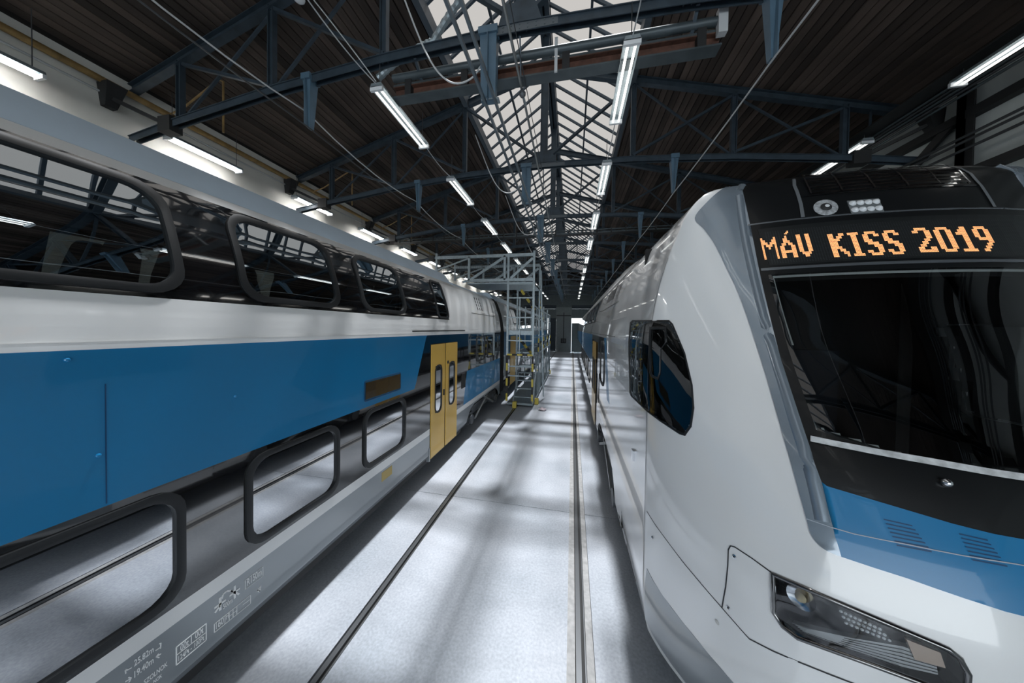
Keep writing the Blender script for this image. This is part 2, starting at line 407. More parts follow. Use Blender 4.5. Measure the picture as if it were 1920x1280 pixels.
# glazed ridge, closed by boarded gables
sk = MB()
for dx in (-.075, .075): sk.box((HX+dx-.05, SKY_A, 9.92), (HX+dx+.05, SKY_B, 10.14))
sk.box((HX-.14, SKY_A, 10.14), (HX+.14, SKY_B, 10.19))
sky = struct(sk.build('window_1', M_truss))
RZ, EZ = 10.15, roof_z(SK)+.10
for y in (SKY_A, SKY_B):
    MB().add([(HX-SK, y, EZ-.2), (HX+SK, y, EZ-.2), (HX+SK, y, EZ), (HX, y, RZ+.02), (HX-SK, y, EZ)], [(0, 1, 2, 3, 4)]).build('lantern_gable', M_backer, sky)
nb = int((SKY_B-SKY_A)/.545+.5); pitch = (SKY_B-SKY_A)/nb
for side in (-1, 1):
    MB().box((HX+side*SK-.06, SKY_A, EZ-.28), (HX+side*SK+.06, SKY_B, EZ-.02)).build('curb', mat('curb_steel', (.07, .09, .11), .5), sky)
    MB().bar((HX+side*1.02, SKY_A, lerp(RZ, EZ, .51)-.09), (HX+side*1.02, SKY_B, lerp(RZ, EZ, .51)-.09), .05, .06).build('purlin', M_truss, sky)
    bar = MB().bar((HX+side*.1, 0, RZ-.03), (HX+side*SK, 0, EZ-.03), .05, .06).build('glazing_bar', M_tblue if False else mat('bar_blue', (.05, .075, .10), .5), sky)
    bme = bar.data; bpy.data.objects.remove(bar)
    pa = MB().add([(HX+side*.1, .026, RZ), (HX+side*SK, .026, EZ), (HX+side*SK, pitch-.026, EZ), (HX+side*.1, pitch-.026, RZ)], [(0, 1, 2, 3)]).build('pane', G_sky, sky)
    pme = pa.data; bpy.data.objects.remove(pa)
    for k in range(nb+1):
        for d, m_ in (('glazing_bar', bme), ('pane', pme)):
            if d == 'pane' and k == nb: continue
            o = bpy.data.objects.new(d, m_); COL.objects.link(o); o.parent = sky; o.location = (0, SKY_A+k*pitch, 0)

# ================================================================== TRUSSES
def chord_z(off): return 6.86-.0115*abs(off)**1.0-.0105*off*off
NODES = [-7.2, -6.03, -4.06, -2.03, 0, 2.03, 4.06, 6.03, 7.2]
def truss_parts():
    P = []
    def topz(o): return roof_z(o)-.10
    mb = MB()
    offs = NODES
    for a, b in zip(offs[:-1], offs[1:]):
        for s in (-1, 1): mb.bar((a, s*.045, chord_z(a)), (b, s*.045, chord_z(b)), .012, .11)
        mb.bar((a, 0, chord_z(a)+.05), (b, 0, chord_z(b)+.05), .14, .012)
    P.append(('bottom_chord', mb, M_truss))
    for s in (-1, 1):
        P.append(('top_chord', MB().ibeam((s*.05, 0, topz(0)), (s*7.2, 0, topz(7.2)), .12, .15), M_truss))
    for o in NODES[1:-1]:
        w_ = .09 if o else .16
        mb = MB()
        for s in (-1, 1): mb.box((o+s*w_/2-.008, -.04, chord_z(o)), (o+s*w_/2+.008, .04, 9.95 if o == 0 else topz(o)))
        mb.box((o-w_/2, -.006, chord_z(o)), (o+w_/2, .006, 9.95 if o == 0 else topz(o)))
        P.append(('king_post' if o == 0 else 'post', mb, M_truss))
    for s in (-1, 1):
        for a, b, t in ((0, 2.03, .08), (2.03, 4.06, .06), (4.06, 6.03, .05)):
            P.append(('diagonal', MB().bar((s*a, 0, chord_z(a)+.1), (s*b, 0, topz(b)-.05), .05, t, up=(0, 1, 0)), M_truss))
        for a, b in ((2.03, 4.06), (4.06, 6.03)):
            P.append(('diagonal', MB().bar((s*a, .03, topz(a)-.05), (s*b, .03, chord_z(b)+.05), .03, .04, up=(0, 1, 0)), M_truss))
        mb = MB().box((s*6.28-.14, -.09, chord_z(6.28)-.12), (s*6.28+.14, .09, chord_z(6.28)+.14)); P.append(('end_shoe', mb, M_under))
        zt = chord_z(7.2)
        mb = MB(); mb.add([(s*7.24, -.40, zt+.75), (s*7.24, -.16, zt+.75), (s*7.24, -.22, zt+.38), (s*7.24, -.36, zt+.38), (s*6.98, -.40, zt+.75), (s*6.98, -.16, zt+.75), (s*7.12, -.22, zt+.38), (s*7.12, -.36, zt+.38)],
            [(0, 1, 2, 3), (7, 6, 5, 4), (0, 4, 5, 1), (1, 5, 6, 2), (2, 6, 7, 3), (3, 7, 4, 0)]); P.append(('wall_bracket', mb, M_under))
        P.append(('strut', MB().bar((s*7.08, -.28, zt+.52), (s*6.4, 0, chord_z(6.4)+.08), .05, .06), M_under))
    mb = MB(); zc = chord_z(0)
    mb.add([(-.3, -.055, zc+.02), (.3, -.055, zc+.02), (.2, -.055, zc+.32), (-.2, -.055, zc+.32), (-.3, .055, zc+.02), (.3, .055, zc+.02), (.2, .055, zc+.32), (-.2, .055, zc+.32)],
           [(0, 1, 2, 3), (7, 6, 5, 4), (0, 4, 5, 1), (1, 5, 6, 2), (2, 6, 7, 3), (3, 7, 4, 0)]); P.append(('gusset_plate', mb, M_truss))
    mb = MB()
    for i in range(9):
        for r in (0, 1): mb.cyl((-.44+.11*i, -.062, zc-.03+.05*r), (-.44+.11*i, -.05, zc-.03+.05*r), .012, 6)
    mb.box((-.5, -.056, zc-.06), (.5, -.05, zc+.05)); P.append(('splice_plate', mb, mat('splice_grey', (.12, .14, .155), .5, metal=.3)))
    # hanging brackets: a broad one near the middle, two tapered ones outside
    def taper(x, wt, wb_, m_):
        zt = chord_z(x)-.03
        mb = MB(); mb.add([(x-wt, -.07, zt), (x+wt, -.07, zt), (x+wt, .07, zt), (x-wt, .07, zt), (x-wb_, -.04, 5.97), (x+wb_, -.04, 5.97), (x+wb_, .04, 5.97), (x-wb_, .04, 5.97)],
                          [(0, 1, 2, 3), (7, 6, 5, 4), (0, 4, 5, 1), (1, 5, 6, 2), (2, 6, 7, 3), (3, 7, 4, 0)])
        mb.box((x-.006, -.11, 5.97), (x+.006, -.04, zt)); mb.box((x-wt*1.15, -.1, zt), (x+wt*1.15, .1, zt+.09))
        return ('hanging_bracket', mb, m_)
    P.append(taper(-.42, .115, .10, M_tblue)); P.append(taper(-3.32, .07, .025, M_tblue)); P.append(taper(2.90, .075, .025, M_tblue))
    return P
parts = truss_parts(); protos = []
for i, y in enumerate(TY[:-1]):
    lab = 'dark steel roof truss with tapered hanging brackets under the boarded roof'
    if i == 5: lab = 'dark steel roof truss just in front of the hanging rusty crane beam'
    t = thing('roof_truss', lab, 'truss', (HX, y, 0), 'roof trusses across the hall')
    for k, (n, mb, m_) in enumerate(parts):
        if i == 0:
            o = mb.build(n, m_, t); o.location = (0, 0, 0); protos.append(o)
        else: inst(protos[k], t)

# ================================================================== OVERHEAD THINGS
def lamp(x, y, z, L, label, group, tm=None, cat='lamp', tilt=0, wire=True, wide=.10):
    t = thing('strip_lamp', label, cat, (x, y, z), group)
    mb = MB(); W = wide
    prof = [(-W, .02), (-W*.8, .075), (W*.8, .075), (W, .02)]
    mb.grid([[(px, 0, pz) for px, pz in prof], [(px, L, pz) for px, pz in prof]])
    mb.add([(px, 0, pz) for px, pz in prof], [(0, 1, 2, 3)]); mb.add([(px, L, pz) for px, pz in prof], [(3, 2, 1, 0)])
    o = mb.build('housing', M_galv, t); o.location = (0, 0, 0)
    for s in (-1, 1):
        o = MB().cyl((s*W*.45, .05, .0), (s*W*.45, L-.05, .0), .016, 8).build('tube', tm or M_tube, t, smooth=40); o.location = (0, 0, 0)
    for yy in (0, L-.035):
        o = MB().box((-W, yy, -.03), (W, yy+.035, .03)).build('end_cap', M_lens, t); o.location = (0, 0, 0)
    if wire:
        for yy in (.08, L-.08):
            o = MB().tube([(0, yy, .075), (0, yy, wire)], .006, 4).build('hanger', M_dwire, t); o.location = (0, 0, 0)
    return t
for k in range(12):
    lamp(-7.6, 1.55+2.57*k, 6.42, 1.25, 'twin tube strip lamp hanging along the plain plaster wall', 'lamps along the plaster wall', M_tube2, wire=.92)
for k in range(13):
    lamp(5.55, 1.83+2.57*k, 6.62, 1.25, 'twin tube strip lamp fixed to the cable tray by the framed wall', 'lamps along the cable tray', wire=.18)
for k in range(-4, 12):
    lamp(-2.83, 3.75+2.6*k, 6.33, 1.4, 'twin tube strip lamp on a cable at the plaster wall side of the skylight', 'lamps hung left of the skylight', wire=.6)
    lamp(.64, 3.72+2.6*k, 6.33, 1.4, 'twin tube strip lamp on a cable at the framed wall side of the skylight', 'lamps hung right of the skylight', wire=.55)
def sag(a, b, d, n=8):
    a, b = Vector(a), Vector(b); return [a.lerp(b, i/n)+Vector((0, 0, -d*4*(i/n)*(1-i/n))) for i in range(n+1)]
for x, nm in ((-2.83, 'left'), (.64, 'right')):
    for k in range(-4, 11):
        y = (3.75 if x < 0 else 3.72)+2.6*k
        tag(MB().tube(sag((x, y+1.4, 6.39), (x, y+2.6, 6.39), .05), .008, 5).build('lamp_cable', M_wire),
            'white cable linking two hanging strip lamps beside the skylight', 'cable', 'lamp cables')
# long wires under the outer brackets
for x, z, l in ((-4.05, 5.96, 'thin line wire strung under the tapered brackets above the blue sided train'), (2.15, 5.96, 'thin line wire strung under the tapered brackets above the white train')):
    pts = []
    for a, b in zip(TY[:-2], TY[1:-1]): pts += sag((x, a, z), (x, b, z), .03, 4)[:-1]
    tag(MB().tube(pts, .011, 5).build('line_wire', M_wire if x > 0 else M_dwire), l, 'wire')
pts = []
for a, b in zip(TY[:-2], TY[1:-1]): pts += sag((-4.15, a, 6.25), (-4.15, b, 6.25), .14, 6)[:-1]
tag(MB().tube(pts, .011, 5).build('power_cable', M_wire), 'drooping pale power cable following the outer bracket row', 'cable')
# twin contact rails and the pulley line
cr = thing('contact_rail', 'pair of slim overhead contact rails under the broad blue brackets', 'rail', (-1.14, 0, 5.95))
for x in (-1.21, -1.07): MB().box((x-.016, Y_NEAR, 5.93), (x+.016, 36, 5.975)).build('rail', mat('rail_galv', (.16, .2, .23), .35, metal=.6), cr)
for y in TY[4:-1]: MB().box((-1.26, y-.05, 5.975), (-1.02, y+.05, 5.99)).build('clamp', M_galv, cr)
tp = thing('trolley_line', 'long overhead pole line with pulleys below the ridge', 'cable line', (-.75, 0, 6.3))
MB().tube([(-.77, Y_NEAR, 6.32), (-.77, 36, 6.32)], .018, 6).build('pole', mat('pole_grey', (.28, .3, .3), .4, metal=.6), tp)
MB().tube([(-.71, Y_NEAR, 6.36), (-.71, 36, 6.36)], .006, 5).build('wire', M_dwire, tp)
for y in TY[4:-1]:
    MB().bar((-.75, y, 6.78), (-.77, y+.22, 6.34), .02, .02).build('stay', M_truss, tp)
    MB().ball((-.76, y+.3, 6.26), .05, n=5).build('pulley', M_steel, tp)
    MB().bar((-.76, y+.3, 6.25), (-.76, y+.6, 6.32), .03, .02).build('hanger', M_galv, tp)
# rusty hanging beam with a pipe above it
ib = thing('hanging_beam', 'rusty crane beam with a grey pipe hung across under the skylight', 'beam', (-.52, 4.12, 6.5))
MB().ibeam((-2.75, 4.12, 6.49), (1.72, 4.12, 6.49), .14, .16, .014).build('beam', M_rust, ib)
MB().box((-2.75, 4.05, 6.562), (1.72, 4.19, 6.60)).build('top_flange', M_greyst, ib)
MB().tube([(-2.75, 4.05, 6.69), (1.72, 4.05, 6.69)], .055, 10).build('pipe', M_greyst, ib, smooth=40)
MB().box((-2.75, 4.03, 6.39), (1.72, 4.2, 6.412)).build('bottom_flange', M_greyst, ib)
for x in (-2.5, -1.6, -.15, .65, 1.5): MB().box((x-.05, 4.03, 6.41), (x+.05, 4.2, 6.66)).build('clamp', M_under, ib)
MB().box((-.30, 4.0, 6.36), (-.26, 4.02, 6.82)).build('strap', M_wire, ib)
MB().box((1.66, 3.98, 6.5), (1.76, 4.06, 6.8)).build('switch_box', M_wire, ib)
MB().tube([(1.74, 4.05, 6.75), (1.76, 4.0, 6.95), (1.75, 3.9, 7.0)], .01, 5).build('cable', M_wire, ib)
for x in (-2.3, 1.4): MB().bar((x, 4.12, 6.6), (x, 3.9, 6.8), .04, .04).build('hanger', M_truss, ib)
# silver flexible duct
d = [on_y(862, 2, 4.0), on_y(838, 35, 3.98), on_y(812, 78, 3.97), on_y(790, 88, 3.96), on_y(760, 103, 3.95), on_y(728, 128, 3.97), on_y(706, 150, 4.0)]
pts = []
for i in range(len(d)-1):
    for k in range(6): pts.append(d[i].lerp(d[i+1], k/6))
mb = MB()
n = 10; rings = []
for i, p in enumerate(pts):
    dd = (pts[min(i+1, len(pts)-1)]-pts[max(i-1, 0)]).normalized(); a = dd.cross(Vector((0, 1, 0))).normalized(); b = a.cross(dd)
    r = .052 if i % 2 else .044
    rings.append([p+(a*cos(2*pi*k/n)+b*sin(2*pi*k/n))*r for k in range(n+1)])
mb.grid(rings)
tag(mb.build('flexible_duct', M_galv), 'ribbed silver flexible duct hanging beside the skylight edge', 'duct')
# festoon loops
for k, y in enumerate(TY[5:9]):
    p = [(-2.4, y-.3, 7.6), (-2.0, y-.2, 6.6), (-1.7, y-.1, 6.25), (-1.4, y, 6.35), (-1.2, y+.05, 6.75)]
    pts = []
    P = [Vector(q) for q in p]
    for i in range(len(P)-1):
        a = P[max(i-1, 0)]; b = P[i]; c_ = P[i+1]; e = P[min(i+2, len(P)-1)]
        for j in range(6):
            t_ = j/6; pts.append(.5*((2*b)+(c_-a)*t_+(2*a-5*b+4*c_-e)*t_*t_+(3*b-a-3*c_+e)*t_**3))
    tag(MB().tube(pts, .012, 5).build('festoon_cable', M_wire), 'loose white cable looping down beside the contact rails', 'cable', 'festoon cable loops')
# big cable tray crossing the hall
ct = thing('cable_tray', 'dark ladder tray full of cables crossing the hall below the trusses', 'cable tray', (HX, 11.2, 6.3))
for z in (6.46, 6.55): MB().box((XL, 11.1, z), (XR, 11.16, z+.035)).build('rail', M_greyst, ct)
MB().box((XL, 11.16, 6.46), (XR, 11.42, 6.48)).build('tray_floor', M_under, ct)
for i in range(28): MB().box((XL+.3+i*.5, 11.08, 6.43), (XL+.34+i*.5, 11.1, 6.64)).build('rung', M_under, ct)
# tray with conduits carrying the lamps at the framed wall
ct = thing('cable_tray', 'long dark tray of parallel conduits carrying lamps beside the framed wall', 'cable tray', (5.6, 0, 6.6))
for k, (dx, dz) in enumerate(((.16, .15), (.22, .13), (.28, .11), (.34, .09), (.40, .06))):
    MB().tube([(5.56+dx, Y_NEAR, 6.62+dz), (5.56+dx, 36, 6.62+dz)], .022, 6).build('conduit', M_dwire if k % 2 else M_greyst, ct)
MB().box((5.42, Y_NEAR, 6.80), (6.02, 36, 6.82)).build('tray_floor', M_under, ct)
for y in TY[:-1]: MB().bar((5.7, y, 6.78), (5.7, y, 7.35), .03, .03).build('hanger', M_truss, ct)
# ochre pipe and thin conduit at the top of the plaster wall
tag(MB().tube([(-7.9, Y_NEAR, 7.02), (-7.9, 36, 7.02)], .055, 10).build('wall_pipe', M_pipe, smooth=40), 'ochre painted pipe running along the top of the plaster wall', 'pipe')
tag(MB().tube([(-7.96, Y_NEAR, 6.84), (-7.96, 36, 6.84)], .018, 6).build('wall_conduit', M_wire), 'thin pale conduit just under the ochre pipe on the wall', 'conduit')
for k, y in enumerate(TY[5:8]):
    tag(MB().tube([(-7.85, y+.45, 7.02), (-7.5, y+.45, 7.1)]+[(-6.62, y+.45, 7.5), (-6.5, y+.45, 7.45), (-6.5, y+.45, 6.5)], .018, 6).build('drop_conduit', M_pipe),
        'thin bent conduit rising from the ochre pipe to the roof', 'conduit', 'bent conduits at the plaster wall')
# round floodlight at the top of the frame
p = on_y(560, -4, 3.3); fl = thing('bulkhead_light', 'round glass bulkhead light on a white cable under the boards', 'lamp', p)
MB().ball(p, .075, sz=.7, n=8).build('globe', M_lens, fl, smooth=60)
MB().cyl(p+Vector((0, 0, .04)), p+Vector((0, 0, .10)), .06, 12).build('cap', M_galv, fl)
tag(MB().tube(sag(p+Vector((.085, 0, .11)), (-2.83, 3.75, 6.42), -.02), .008, 5).build('lamp_cable', M_wire), 'white cable from the bulkhead light to the first hanging strip lamp', 'cable')

# ================================================================== TRAINS
side_d = smooth_table([0, 1, 2.0, 2.5, 2.65, 2.75, 2.96, 3.2, 3.38, 3.66, 3.9, 3.97, 4.03, 4.08, 4.11, 4.12], [0, 0, 0, 0, 0, .002, .02, .058, .10, .195, .30, .36, .45, .62, .95, 1.4])
def body_surf(X0, out):
    """side of a car body: out = +1 when it faces +X. surf(y,z)->(point, normal)"""
    def f(y, z):
        d = side_d(z); P = Vector((X0-out*d, y, z)); e = .01
        t = Vector((-out*(side_d(z+e)-side_d(z-e)), 0, 2*e)).normalized()
        return P, Vector((out*t.z, 0, -out*t.x*out*out)) if False else Vector((out*t.z, 0, -out*t.x)).normalized()
    return f
def panel(surf, y0, y1, z0, z1, holes=(), off=0, dz=.06):
    ys = sorted({y0, y1, *[v for h in holes for v in h[:2] if y0 < v < y1]})
    zs = {z0, z1, *[v for h in holes for v in h[2:] if z0 < v < z1]}
    if z1 > 2.8:
        k = max(1, int((z1-z0)/dz)); zs |= {lerp(z0, z1, i/k) for i in range(1, k)}
    zs = sorted(zs); zz = [zs[0]]
    for z in zs[1:]:
        if z-zz[-1] > .004: zz.append(z)
    zz[-1] = z1; mb = MB()
    pts = {(i, j): len(mb.v) or None for i in () for j in ()}
    for j, z in enumerate(zz):
        for i, y in enumerate(ys): P, N = surf(y, z); mb.v.append(tuple(P+N*off))
    m = len(ys)
    for j in range(len(zz)-1):
        for i in range(m-1):
            cy, cz = (ys[i]+ys[i+1])/2, (zz[j]+zz[j+1])/2
            if any(h[0] < cy < h[1] and h[2] < cz < h[3] for h in holes): continue
            mb.f.append((j*m+i, j*m+i+1, (j+1)*m+i+1, (j+1)*m+i))
    return mb
def inset(h, e): return (h[0]+e, h[1]-e, h[2]+e, h[3]-e)
def window(surf, h, r, fw, gl, parent, off=.018, name='window_frame'):
    outer = rrect(*h, r); n = len(outer)
    cy, cz = (h[0]+h[1])/2, (h[2]+h[3])/2; ky = 1-2*fw/(h[1]-h[0]); kz = 1-2*fw/(h[3]-h[2])
    inner = [(cy+(a-cy)*ky, cz+(b-cz)*kz) for a, b in outer]
    fr = surf_ring(surf, outer, inner, off, .03).build(name, M_rubber, parent, smooth=50)
    surf_patch(surf, inner, -.004, step=.12).build('pane', gl, fr, smooth=60)
    return fr
def fill_poly(surf, poly, off=0, step=.2): return surf_patch(surf, poly, off, step=step)
def roof_loft(X0, out, y0, y1, prof):
    """prof: list of (inset from the side, z) up to the centre line, mirrored over it"""
    full = [(X0-out*d, z) for d, z in prof]+[(X0-out*(2.8-d), z) for d, z in reversed(prof[:-1])]
    mb = MB().grid([[(x, y0, z) for x, z in full], [(x, y1, z) for x, z in full]])
    for y in (y0, y1):
        mb.add([(x, y, z) for x, z in full], [tuple(range(len(full)))])
    return mb
def bogie(X0, out, yc, par, lab_i=0):
    bg_ = MB(); xs = X0-out*.15
    fr = MB()
    fr.box((min(xs-.06, xs+.06), yc-1.55, .5), (max(xs-.06, xs+.06), yc+1.55, .72))
    for s in (-1, 1): fr.box((xs-.1, yc+s*1.25-.16, .32), (xs+.1, yc+s*1.25+.16, .62))
    b = fr.build('bogie_frame', M_steel, par)
    for s in (-1, 1):
        for dx in (.65, 2.15):
            xc = X0-out*dx
            w_ = MB().cyl((xc-.065, yc+s*1.25, .426), (xc+.065, yc+s*1.25, .426), .42, 28).build('wheel', M_steel, b, smooth=40)
        MB().cyl((X0-out*.6, yc+s*1.25, .42), (X0-out*2.2, yc+s*1.25, .42), .08, 12).build('axle', M_steel, b)
        MB().cyl((xs+out*.10, yc+s*1.25, .44), (xs+out*.16, yc+s*1.25, .44), .13, 14).build('axle_box', M_steel, b)
        for k in (-.2, .2):
            MB().tube([(xs+out*.03+.05*cos(a)*0, yc+s*.55+k*.6+.07*cos(a), .55+.25*a/(2*pi*5)) for a in [2*pi*5*i/60 for i in range(61)]], .016, 5).build('spring', M_chrome if False else mat('spring_grey', (.12, .13, .14), .4), b)
    MB().bar((xs+out*.13, yc-.95, .38), (xs+out*.13, yc+.2, .78), .04, .05).build('damper', mat('damper_grey', (.3, .32, .33), .35, metal=.6), b)
    MB().bar((xs+out*.13, yc+.95, .38), (xs+out*.13, yc-.1, .80), .04, .05).build('damper', mat('damper_grey', (0, 0, 0)), b)
    MB().box((X0-out*.35-.02, yc-1.6, .16), (X0-out*.35+.02, yc-1.5, .62)).build('sand_pipe', M_steel, b)
    MB().box((min(X0-out*.5, X0-out*2.3), yc-.35, .35), (max(X0-out*.5, X0-out*2.3), yc+.35, .7)).build('bolster', M_under, b)

def under_and_ends(car, X0, out, y0, y1, bogies, top=4.05):
    xa, xb = sorted((X0-out*.12, X0-out*2.68))
    segs = [y0+.1]+[v for b in bogies for v in (b-1.75, b+1.75)]+[y1-.1]
    for a, b in zip(segs[0::2], segs[1::2]):
        if b > a: MB().box((xa, a, .26), (xb, b, .5)).build('underframe', M_under, car)
    xa, xb = sorted((X0-out*.05, X0-out*2.75))
    MB().box((xa, y0+.06, .82), (xb, y1-.06, .88)).build('lower_floor', M_dark, car)
    MB().box((xa, y0+.06, 2.50), (xb, y1-.06, 2.56)).build('upper_floor', M_dark, car)
    xa, xb = sorted((X0-out*.42, X0-out*2.38))
    MB().box((xa, y0+.06, 3.93), (xb, y1-.06, 3.96)).build('inner_ceiling', M_dark, car)

def end_wall(X0, out, y, t, hole=True):
    prof = [(0, .5), (0, 2.75)]+[(side_d(z), z) for z in (2.96, 3.2, 3.38, 3.66, 3.9, 4.03, 4.1)]
    full = [(X0-out*d, z) for d, z in prof]+[(X0-out*(2.8-d), z) for d, z in reversed(prof)]
    mb = MB(); n = len(full); mb.add([(x, y, z) for x, z in full]+[(x, y+t, z) for x, z in full], [tuple(range(n)), tuple(range(2*n-1, n-1, -1))]+[(i, (i+1) % n, n+(i+1) % n, n+i) for i in range(n)])
    return mb

def seat(par, x, y, z, s):
    rows = []
    prof = [(0, .42, .24), (0.02, .55, .24), (.05, .80, .235), (.09, 1.02, .20), (.10, 1.14, .13), (.10, 1.18, .05)]
    mb = MB()
    for t in (-.055, .055): mb.grid([[(x-hw, y+s*dy+t, z+h), (x+hw, y+s*dy+t, z+h)] for dy, h, hw in prof])
    mb.grid([[(x-hw, y+s*dy-.055, z+h) for dy, h, hw in prof], [(x-hw, y+s*dy+.055, z+h) for dy, h, hw in prof]])
    mb.grid([[(x+hw, y+s*dy-.055, z+h) for dy, h, hw in prof], [(x+hw, y+s*dy+.055, z+h) for dy, h, hw in prof]])
    b = mb.build('seat_back', M_seat, par)
    MB().box((x-.23, min(y-s*.02, y-s*.45), z+.36), (x+.23, max(y-s*.02, y-s*.45), z+.46)).build('seat_cushion', M_seat, b)
    MB().box((x-.05, min(y-s*.2, y-s*.3), z), (x+.05, max(y-s*.2, y-s*.3), z+.36)).build('seat_leg', M_seat, b)

# ---------------------------------------------------------------- blue sided train, nearest car
LX = -2.6
Z = dict(sk0=.42, sk1=.485, st0=.865, st1=.982, bl0=1.847, bl1=2.748, wb=3.063, ub=3.885, ct=3.965)
low_win = [(-2.6, -.75), (-.55, 1.49), (1.87, 2.85), (3.24, 4.205)]
low_win = [(a, b, 1.02, 1.80) for a, b in low_win]
up_win = [(a, b, 3.095, 3.855) for a, b in ((-2.6, -.7), (-.45, 1.53), (1.88, 2.92), (3.28, 4.30))]
def left_car(y0, y1, full, label):
    car = thing('train_car', label, 'train', (LX-1.4, (y0+y1)/2, 0))
    for out, X0 in ((1, LX), (-1, LX-2.8)):
        S = body_surf(X0, out); near = out == 1 and full
        bo = [(7.05, 10.3)] if full else []
        dh = (5.03, 6.33)
        holesL = [inset(h, .05) for h in low_win] if full else []
        holesU = [inset(h, .05) for h in up_win] if full else []
        if full: holesU.append((5.47, 5.90, 3.13, 3.82))
        # skirt: split by the doorway and the bogie
        sks = [(y0, dh[0]), (dh[1], 7.0)] if full else [(y0+4, y1-4)]
        if full: sks.append((10.25, y1))
        for a, b in sks:
            mb = MB().grid([[(X0-out*.075, a, Z['sk0']-.04), (X0-out*.075, b, Z['sk0']-.04)], [(X0-out*.045, a, Z['sk0']), (X0-out*.045, b, Z['sk0'])], [(X0, a, Z['sk1']), (X0, b, Z['sk1'])]])
            if out == -1 or near: mb.build('skirt_edge', M_silver, car)
            panel(S, a, b, Z['sk1'], Z['st0']).build('lower_panel', M_silver, car)
        if full:   # raised skirt over the bogie
            ar = [(7.0, .485), (7.12, .62), (7.3, .76), (7.6, .82), (9.7, .82), (9.95, .76), (10.15, .62), (10.25, .485), (10.25, .865), (7.0, .865)]
            fill_poly(S, ar).build('wheel_arch', M_silver, car)
        segs = [(y0, dh[0]), (dh[1], y1)] if full else [(y0, y1)]
        for a, b in segs: panel(S, a, b, Z['st0'], Z['st1']).build('white_stripe', M_white, car)
        if full:
            panel(S, y0, 4.55, Z['st1'], Z['bl0'], holesL).build('window_band', M_gblack, car)
            fill_poly(S, [(y0, Z['bl0']), (4.47, Z['bl0']), (4.53, 1.95), (4.86, 2.70), (4.90, Z['bl1']), (y0, Z['bl1'])], step=.5).build('blue_panel', M_blue, car)
            fill_poly(S, [(4.55, Z['st1']), (5.03, Z['st1']), (5.03, Z['bl1']), (4.90, Z['bl1']), (4.86, 2.70), (4.53, 1.95), (4.47, Z['bl0']), (4.55, Z['bl0'])], step=.3).build('door_surround', M_gblack, car)
            panel(S, *dh, 2.58, Z['bl1']).build('door_lintel', M_gblack, car)
            fill_poly(S, [(dh[1], Z['st1']), (6.75, Z['st1']), (7.25, Z['bl1']), (dh[1], Z['bl1'])], step=.3).build('door_surround', M_gblack, car)
            mid = [(7.7, 8.5, 1.95, 2.65), (8.75, 9.4, 1.95, 2.65)]
            fill_poly(S, [(6.75, Z['st1']), (y1, Z['st1']), (y1, 1.80), (6.98, 1.80)], step=.5).build('blue_panel', M_blue, car)
            fill_poly(S, [(6.98, 1.80), (y1, 1.80), (y1, Z['bl1']), (7.25, Z['bl1'])], step=.5).build('window_band', M_gblack, car)
            if near:
                for h in mid: window(S, h, .1, .035, G_low, car)
        else:
            panel(S, y0, y1, Z['st1'], Z['bl0']).build('window_band', M_gblack, car)
            panel(S, y0, y1, Z['bl0'], Z['bl1']).build('blue_panel', M_blue, car)
        panel(S, y0, y1, Z['bl1'], Z['wb']).build('white_band', M_white, car)
        yb = 5.95 if full else y1-3
        ya = y0 if full else y0+3
        panel(S, ya, yb, Z['wb'], Z['ub'], holesU).build('upper_window_band', M_gblack, car, smooth=60)
        panel(S, yb, y1, Z['wb'], Z['ub']).build('white_end_panel', M_white, car, smooth=60)
        if not full: panel(S, y0, ya, Z['wb'], Z['ub']).build('white_end_panel', M_white, car, smooth=60)
        panel(S, y0, y1, Z['ub'], Z['ct']).build('cantrail', M_white, car, smooth=60)
        if full:
            if near:
                for h in low_win: window(S, h, .16, .05, G_low, car, off=.022)
                for h in up_win: window(S, h, .17, .05, G_up, car, off=.022)
                window(S, (5.42, 5.95, 3.08, 3.87), .10, .04, G_up, car)
            else:
                for h in up_win+low_win: surf_patch(S, rrect(*h, .1), .004, step=.3).build('far_pane', glass('far_glass', (.8, .85, .85), .02) if 'far_glass' not in MATS else MATS['far_glass'], car)
    # roof
    out, X0 = 1, LX
    ye = 6.9 if full else y1
    roof_loft(X0, 1, y0, ye, [(.352, 3.965), (.40, 3.97), (.43, 4.0), (.62, 4.25), (.72, 4.285), (1.4, 4.30)]).build('roof', M_roofgrey, car, smooth=35)
    if full:
        roof_loft(X0, 1, ye, y1, [(side_d(z), z) for z in (3.965, 4.0, 4.03, 4.06, 4.08, 4.10, 4.115, 4.12)]).build('roof_end', M_roofgrey, car, smooth=50)
        MB().tube([(X0-.40, y0, 3.972), (X0-.40, ye, 3.972)], .008, 5).build('gutter', M_under, car)
    end_wall(X0, 1, y1-.06, .06).build('end_wall', M_dark, car)
    end_wall(X0, 1, y0, .06).build('end_wall', M_dark, car)
    under_and_ends(car, X0, 1, y0, y1, [8.65, ] if full else [y0+2, y1-2])
    bogie(X0, 1, 8.65 if full else y0+2, car)
    return car
car = left_car(-9.0, 10.5, True, 'double deck train car with blue side, black window bands and open yellow doors')
car['label'] = 'double deck train car with blue side, black window bands and yellow doors'
S = body_surf(LX, 1)
